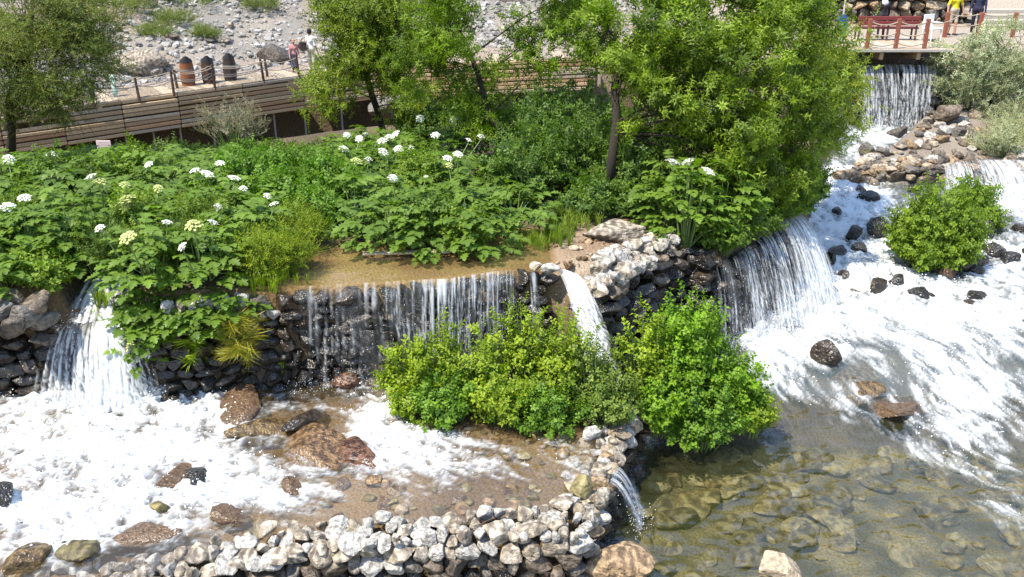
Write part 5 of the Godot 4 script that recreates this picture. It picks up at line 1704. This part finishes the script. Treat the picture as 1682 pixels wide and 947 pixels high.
	var p2 := Shape.new(); p2.box(Vector3(0, .03, 0), Vector3(.18, .06, .18)); part("base", p2.mesh(), M.steel, p)
	var q := thing("timber_post", "brown timber post at the left of the retaining wall", "post", Vector3(11.2, 5.0, -38.5))
	var q1 := Shape.new(); q1.tube([Vector3.ZERO, Vector3(.03, 1.4, 0), Vector3(0, 2.8, 0)], [.14, .13, .12], 9); part("shaft", q1.mesh(), M.post, q)
	var q2 := Shape.new(); q2.box(Vector3(0, .05, 0), Vector3(.36, .12, .36)); part("base", q2.mesh(), M.concrete, q)

# ------------------------------------------------------------------ people
func field(bones: Array, p: Vector3) -> Array:
	var best := 1e9
	var d := 1e9
	var who := 0
	for k in bones.size():
		var b: Array = bones[k]
		var ab: Vector3 = b[1] - b[0]
		var t := clampf((p - b[0]).dot(ab) / maxf(ab.length_squared(), 1e-8), 0, 1)
		var q: float = p.distance_to(b[0] + ab * t) - lerpf(b[2], b[3], t)
		if q < best: best = q; who = k
		var kk: float = b[5]
		var h := clampf(.5 + .5 * (d - q) / kk, 0, 1)
		d = lerpf(d, q, h) - kk * h * (1 - h)
	return [d, who]

func body_mesh(bones: Array, cell: float) -> ArrayMesh:
	var lo := Vector3.ONE * 99
	var hi := -lo
	for b in bones:
		for k in 2:
			lo = lo.min(b[k] - Vector3.ONE * (b[2 + k] + .05))
			hi = hi.max(b[k] + Vector3.ONE * (b[2 + k] + .05))
	var big := cell * 4
	var n := Vector3i(((hi - lo) / big).ceil())
	var corner := {}
	var at := {}
	var s := Shape.new()
	var cells := []
	for z in n.z:
		for y in n.y:
			for x in n.x:
				var c := lo + (Vector3(x, y, z) + Vector3.ONE * .5) * big
				if absf(field(bones, c)[0]) < big * .95:
					for k in 64:
						cells.append(Vector3i(x * 4 + k % 4, y * 4 + (k / 4) % 4, z * 4 + k / 16))
	var val := func(i: Vector3i) -> float:
		if not corner.has(i): corner[i] = field(bones, lo + Vector3(i) * cell)[0]
		return corner[i]
	var off := [Vector3i(0, 0, 0), Vector3i(1, 0, 0), Vector3i(0, 1, 0), Vector3i(1, 1, 0), Vector3i(0, 0, 1), Vector3i(1, 0, 1), Vector3i(0, 1, 1), Vector3i(1, 1, 1)]
	var edges := [[0, 1], [2, 3], [4, 5], [6, 7], [0, 2], [1, 3], [4, 6], [5, 7], [0, 4], [1, 5], [2, 6], [3, 7]]
	for c in cells:
		var v := []
		var inside := 0
		for o in off:
			var f: float = val.call(c + o)
			v.append(f)
			if f < 0: inside += 1
		if inside == 0 or inside == 8: continue
		var sum := Vector3.ZERO
		var m := 0
		for e in edges:
			var a: float = v[e[0]]
			var b: float = v[e[1]]
			if (a < 0) != (b < 0):
				sum += Vector3(off[e[0]]).lerp(Vector3(off[e[1]]), a / (a - b))
				m += 1
		var p := lo + (Vector3(c) + sum / m) * cell
		at[c] = s.v.size()
		s.v.append(p)
		var h := cell * .5
		var f0 := field(bones, p)
		s.c.append(bones[f0[1]][4])
		s.n.append(Vector3(field(bones, p + Vector3(h, 0, 0))[0] - f0[0], field(bones, p + Vector3(0, h, 0))[0] - f0[0], field(bones, p + Vector3(0, 0, h))[0] - f0[0]).normalized())
	for c in at:
		for ax in 3:
			var d := Vector3i.ZERO
			d[ax] = 1
			var f0: float = val.call(c)
			var f1: float = val.call(c + d)
			if (f0 < 0) == (f1 < 0): continue
			var u := Vector3i.ZERO
			u[(ax + 1) % 3] = -1
			var w := Vector3i.ZERO
			w[(ax + 2) % 3] = -1
			if not (at.has(c + u) and at.has(c + w) and at.has(c + u + w)): continue
			var q := [at[c], at[c + u], at[c + u + w], at[c + w]]
			if f0 < 0: s.i.append_array(PackedInt32Array([q[0], q[2], q[1], q[0], q[3], q[2]]))
			else: s.i.append_array(PackedInt32Array([q[0], q[1], q[2], q[0], q[2], q[3]]))
	return s.mesh(true, true)

func hand(bones: Array, wrist: Vector3, dir: Vector3, palm_out: Vector3, skin: Color, z: float) -> void:
	dir = dir.normalized()
	var side := dir.cross(palm_out).normalized()
	var pend := wrist + dir * .085 * z
	bones.append([wrist, pend, .026 * z, .03 * z, skin, .012])
	for k in 4:
		var o := side * (k - 1.5) * .022 * z
		var len: float = [.066, .078, .074, .058][k] * z
		var knuckle := pend + o
		var midp := knuckle + dir * len * .5 + palm_out * .006
		bones.append([knuckle, midp, .0105 * z, .010 * z, skin, .004])
		bones.append([midp, midp + (dir + palm_out * .5).normalized() * len * .5, .010 * z, .0085 * z, skin, .004])
	var th := wrist + dir * .03 * z - side * .03 * z
	bones.append([th, th + (dir - side * .7).normalized() * .055 * z, .012 * z, .010 * z, skin, .006])

# pose: hips height etc. are for a 1.7 m adult scaled by z; faces +z
func person(label: String, at: Vector3, turn: float, z: float, c: Dictionary, sit := false) -> Node3D:
	var t := thing("person", label, "person", at, "", turn)
	var B := []
	var V := func(x: float, y: float, w: float) -> Vector3: return Vector3(x, y, w) * z
	var hip := .92 if not sit else .50
	var skin: Color = c.skin
	var lean: float = c.get("lean", 0.0)
	var sh := Vector3(0, hip + .48, lean * .48)
	B.append([V.call(-.07, hip, 0), V.call(.07, hip, 0), .125 * z, .125 * z, c.bottom, .05])
	B.append([V.call(0, hip + .06, 0), V.call(0, hip + .28, lean * .25), .125 * z, .125 * z, c.top, .06])
	B.append([V.call(-.10, hip + .36, lean * .4), V.call(.10, hip + .36, lean * .4), .115 * z, .115 * z, c.top, .06])
	B.append([V.call(-.15, hip + .47, lean * .5), V.call(.15, hip + .47, lean * .5), .06 * z, .06 * z, c.top, .05])
	B.append([sh * z, (sh + Vector3(0, .10, .01)) * z, .055 * z, .05 * z, skin, .03])
	var head := (sh + Vector3(0, .21, .03)) * z
	B.append([head + V.call(0, -.02, .0), head + V.call(0, .05, -.01), .082 * z, .09 * z, skin, .03])
	B.append([head + V.call(0, -.06, .035), head + V.call(0, -.02, .04), .05 * z, .06 * z, skin, .03])
	B.append([head + V.call(0, -.005, .092), head + V.call(0, -.028, .108), .010 * z, .014 * z, skin, .012])
	for s in [-1, 1]:
		B.append([head + V.call(s * .088, -.01, .0), head + V.call(s * .09, .02, -.005), .014 * z, .016 * z, skin, .01])
	# hair or scarf
	B.append([head + V.call(0, .045, -.025), head + V.call(0, -.01, -.035), .098 * z, .092 * z, c.hair, .012])
	if c.has("scarf"): B.append([head + V.call(0, -.05, -.03), (sh + Vector3(0, .0, -.03)) * z, .10 * z, .12 * z, c.hair, .03])
	for s in [-1, 1]:
		var sho: Vector3 = (sh + Vector3(s * .185, -.02, 0)) * z
		var bend: Array = c.get("arms", [[.05, -.30, .02], [.03, -.26, .10]])
		var el: Vector3 = sho + V.call(s * bend[0][0], bend[0][1], bend[0][2])
		var wr: Vector3 = el + V.call(s * bend[1][0], bend[1][1], bend[1][2])
		B.append([sho, el, .056 * z, .045 * z, c.top, .03])
		var sleeve: Color = c.top if c.get("long", true) else skin
		B.append([el, wr, .043 * z, .030 * z, sleeve, .02])
		hand(B, wr, wr - el, Vector3(-s, 0, 0), skin, z)
		var step: float = c.get("stride", .0) * s
		var hj: Vector3 = V.call(s * .095, hip - .02, 0)
		if sit:
			var kn: Vector3 = V.call(s * .12, hip + .02, .44)
			var an: Vector3 = V.call(s * .12, .09, .42)
			B.append([hj, kn, .085 * z, .062 * z, c.bottom, .04])
			B.append([kn, an, .058 * z, .042 * z, c.bottom, .02])
			B.append([an + V.call(0, -.04, -.03), an + V.call(0, -.055, .15), .04 * z, .034 * z, c.shoe, .02])
		else:
			var kn: Vector3 = V.call(s * .10, .50, .03 + step * .5)
			var an: Vector3 = V.call(s * .105, .09, step)
			B.append([hj, kn, .092 * z, .064 * z, c.bottom, .04])
			B.append([kn, an, .060 * z * c.get("wide", 1.0), .042 * z * c.get("wide", 1.0), c.get("shin", c.bottom), .02])
			B.append([an + V.call(0, -.045, -.04), an + V.call(0, -.055, .14), .042 * z, .034 * z, c.shoe, .02])
	if c.has("skirt"):
		B.append([V.call(0, hip - .05, 0), V.call(0, c.skirt, 0), .14 * z, .21 * z, c.bottom, .04])
	part("body", body_mesh(B, .0165), M.cloth, t)
	return t

func make_people() -> void:
	var skin := Color(.42, .24, .16)
	var black := Color(.012, .011, .012)
	var w := person("person with dark hair, white top and cream trousers standing on the boardwalk", Vector3(-7.95, deck_y(-7.95), -37.0), 2.6, .95, {"skin": skin, "hair": black, "top": Color(.72, .70, .68), "bottom": Color(.52, .48, .38), "shoe": black, "wide": 1.5, "long": false})
	var bag := Shape.new()
	bag.box(Vector3(0, 0, 0), Vector3(.30, .36, .14), Basis(), .05)
	bag.tube([Vector3(-.08, .16, .06), Vector3(-.02, .30, .10), Vector3(.10, .36, .18), Vector3(.14, .2, .28)], [.014, .014, .014, .014], 5)
	solo("shoulder_bag", bag.mesh(), mat(lin(.045, .028, .025), .6), Transform3D(Basis(Vector3.UP, .3), Vector3(-8.2, deck_y(-8) + 1.0, -36.82)), "dark brown bag hanging at the side of the person in white", "bag")
	person("small person in pink top and dark patterned skirt beside the person in white", Vector3(-8.62, deck_y(-8.6), -37.0), .5, .74, {"skin": skin, "hair": Color(.06, .03, .02), "top": Color(.48, .22, .22), "bottom": Color(.06, .06, .09), "shoe": black, "skirt": .35})
	person("small child in pale mint clothes behind the rope fence", Vector3(-14.05, deck_y(-14.1), -32.6), -.6, .56, {"skin": skin, "hair": black, "top": Color(.42, .58, .50), "bottom": Color(.45, .58, .52), "shoe": Color(.05, .07, .06), "skirt": .35})
	person("person in black jacket and white headscarf standing behind the red bench", Vector3(13.95, 5.11, -35.75), PI, .92, {"skin": skin, "hair": Color(.70, .70, .70), "scarf": 1, "top": black, "bottom": Color(.02, .02, .025), "shoe": black, "lean": -.02})
	person("person in bright yellow shirt standing on the path", Vector3(17.15, 5.08, -36.9), .3, 1.03, {"skin": skin, "hair": black, "top": Color(.62, .52, .015), "bottom": Color(.40, .33, .25), "shoe": black, "long": false, "arms": [[.13, -.26, .0], [.04, -.25, .06]], "shin": skin, "stride": .06})
	person("person in dark navy clothes standing beside the yellow shirt", Vector3(18.05, 5.08, -36.9), -.5, 1.06, {"skin": skin, "hair": black, "top": Color(.016, .022, .055), "bottom": Color(.012, .014, .028), "shoe": Color(.3, .3, .3), "stride": .12})

# ------------------------------------------------------------------ all together
func _ready() -> void:
	var cam := Camera3D.new()
	cam.name = "camera"
	add_child(cam)
	cam.position = Vector3(0, 9.3, 0)
	cam.rotation_degrees = Vector3(-22, 0, 0)
	cam.fov = 35.0
	cam.near = .1
	cam.far = 600.0
	cam.current = true
	var env := Environment.new()
	env.background_mode = Environment.BG_SKY
	var sky := ProceduralSkyMaterial.new()
	sky.sky_top_color = Color(.50, .62, .80)
	sky.sky_horizon_color = Color(.86, .89, .92)
	sky.sky_curve = .2
	sky.ground_bottom_color = Color(.25, .24, .22)
	sky.ground_horizon_color = Color(.6, .62, .62)
	env.sky = Sky.new()
	env.sky.sky_material = sky
	env.background_energy_multiplier = 1.4
	env.tonemap_mode = Environment.TONE_MAPPER_LINEAR
	env.tonemap_exposure = 2.0
	env.sdfgi_enabled = true
	env.ssao_enabled = true
	env.ssil_enabled = true
	var we := WorldEnvironment.new()
	we.name = "world_environment"
	we.environment = env
	add_child(we)
	var sun := DirectionalLight3D.new()
	sun.name = "sun"
	add_child(sun)
	sun.look_at_from_position(Vector3.ZERO, Vector3(.38, -.86, -.26))
	sun.light_color = Color(1.0, .96, .89)
	sun.light_energy = 1.5
	sun.light_angular_distance = .5
	sun.shadow_enabled = true

	na.noise_type = FastNoiseLite.TYPE_SIMPLEX_SMOOTH; na.frequency = .06; na.fractal_octaves = 3; na.seed = 2
	nb.noise_type = FastNoiseLite.TYPE_SIMPLEX_SMOOTH; nb.frequency = .06; nb.fractal_octaves = 2; nb.seed = 5
	nr.noise_type = FastNoiseLite.TYPE_SIMPLEX_SMOOTH; nr.frequency = .06; nr.fractal_octaves = 2; nr.seed = 8
	rng.seed = 1
	make_materials()
	make_rocks()
	make_ground()
	make_water()
	make_falls()
	make_walls()
	make_rubble()
	make_hillside()
	make_leaves()
	make_trees()
	make_plants()
	make_boardwalk()
	make_footbridge()
	make_people()
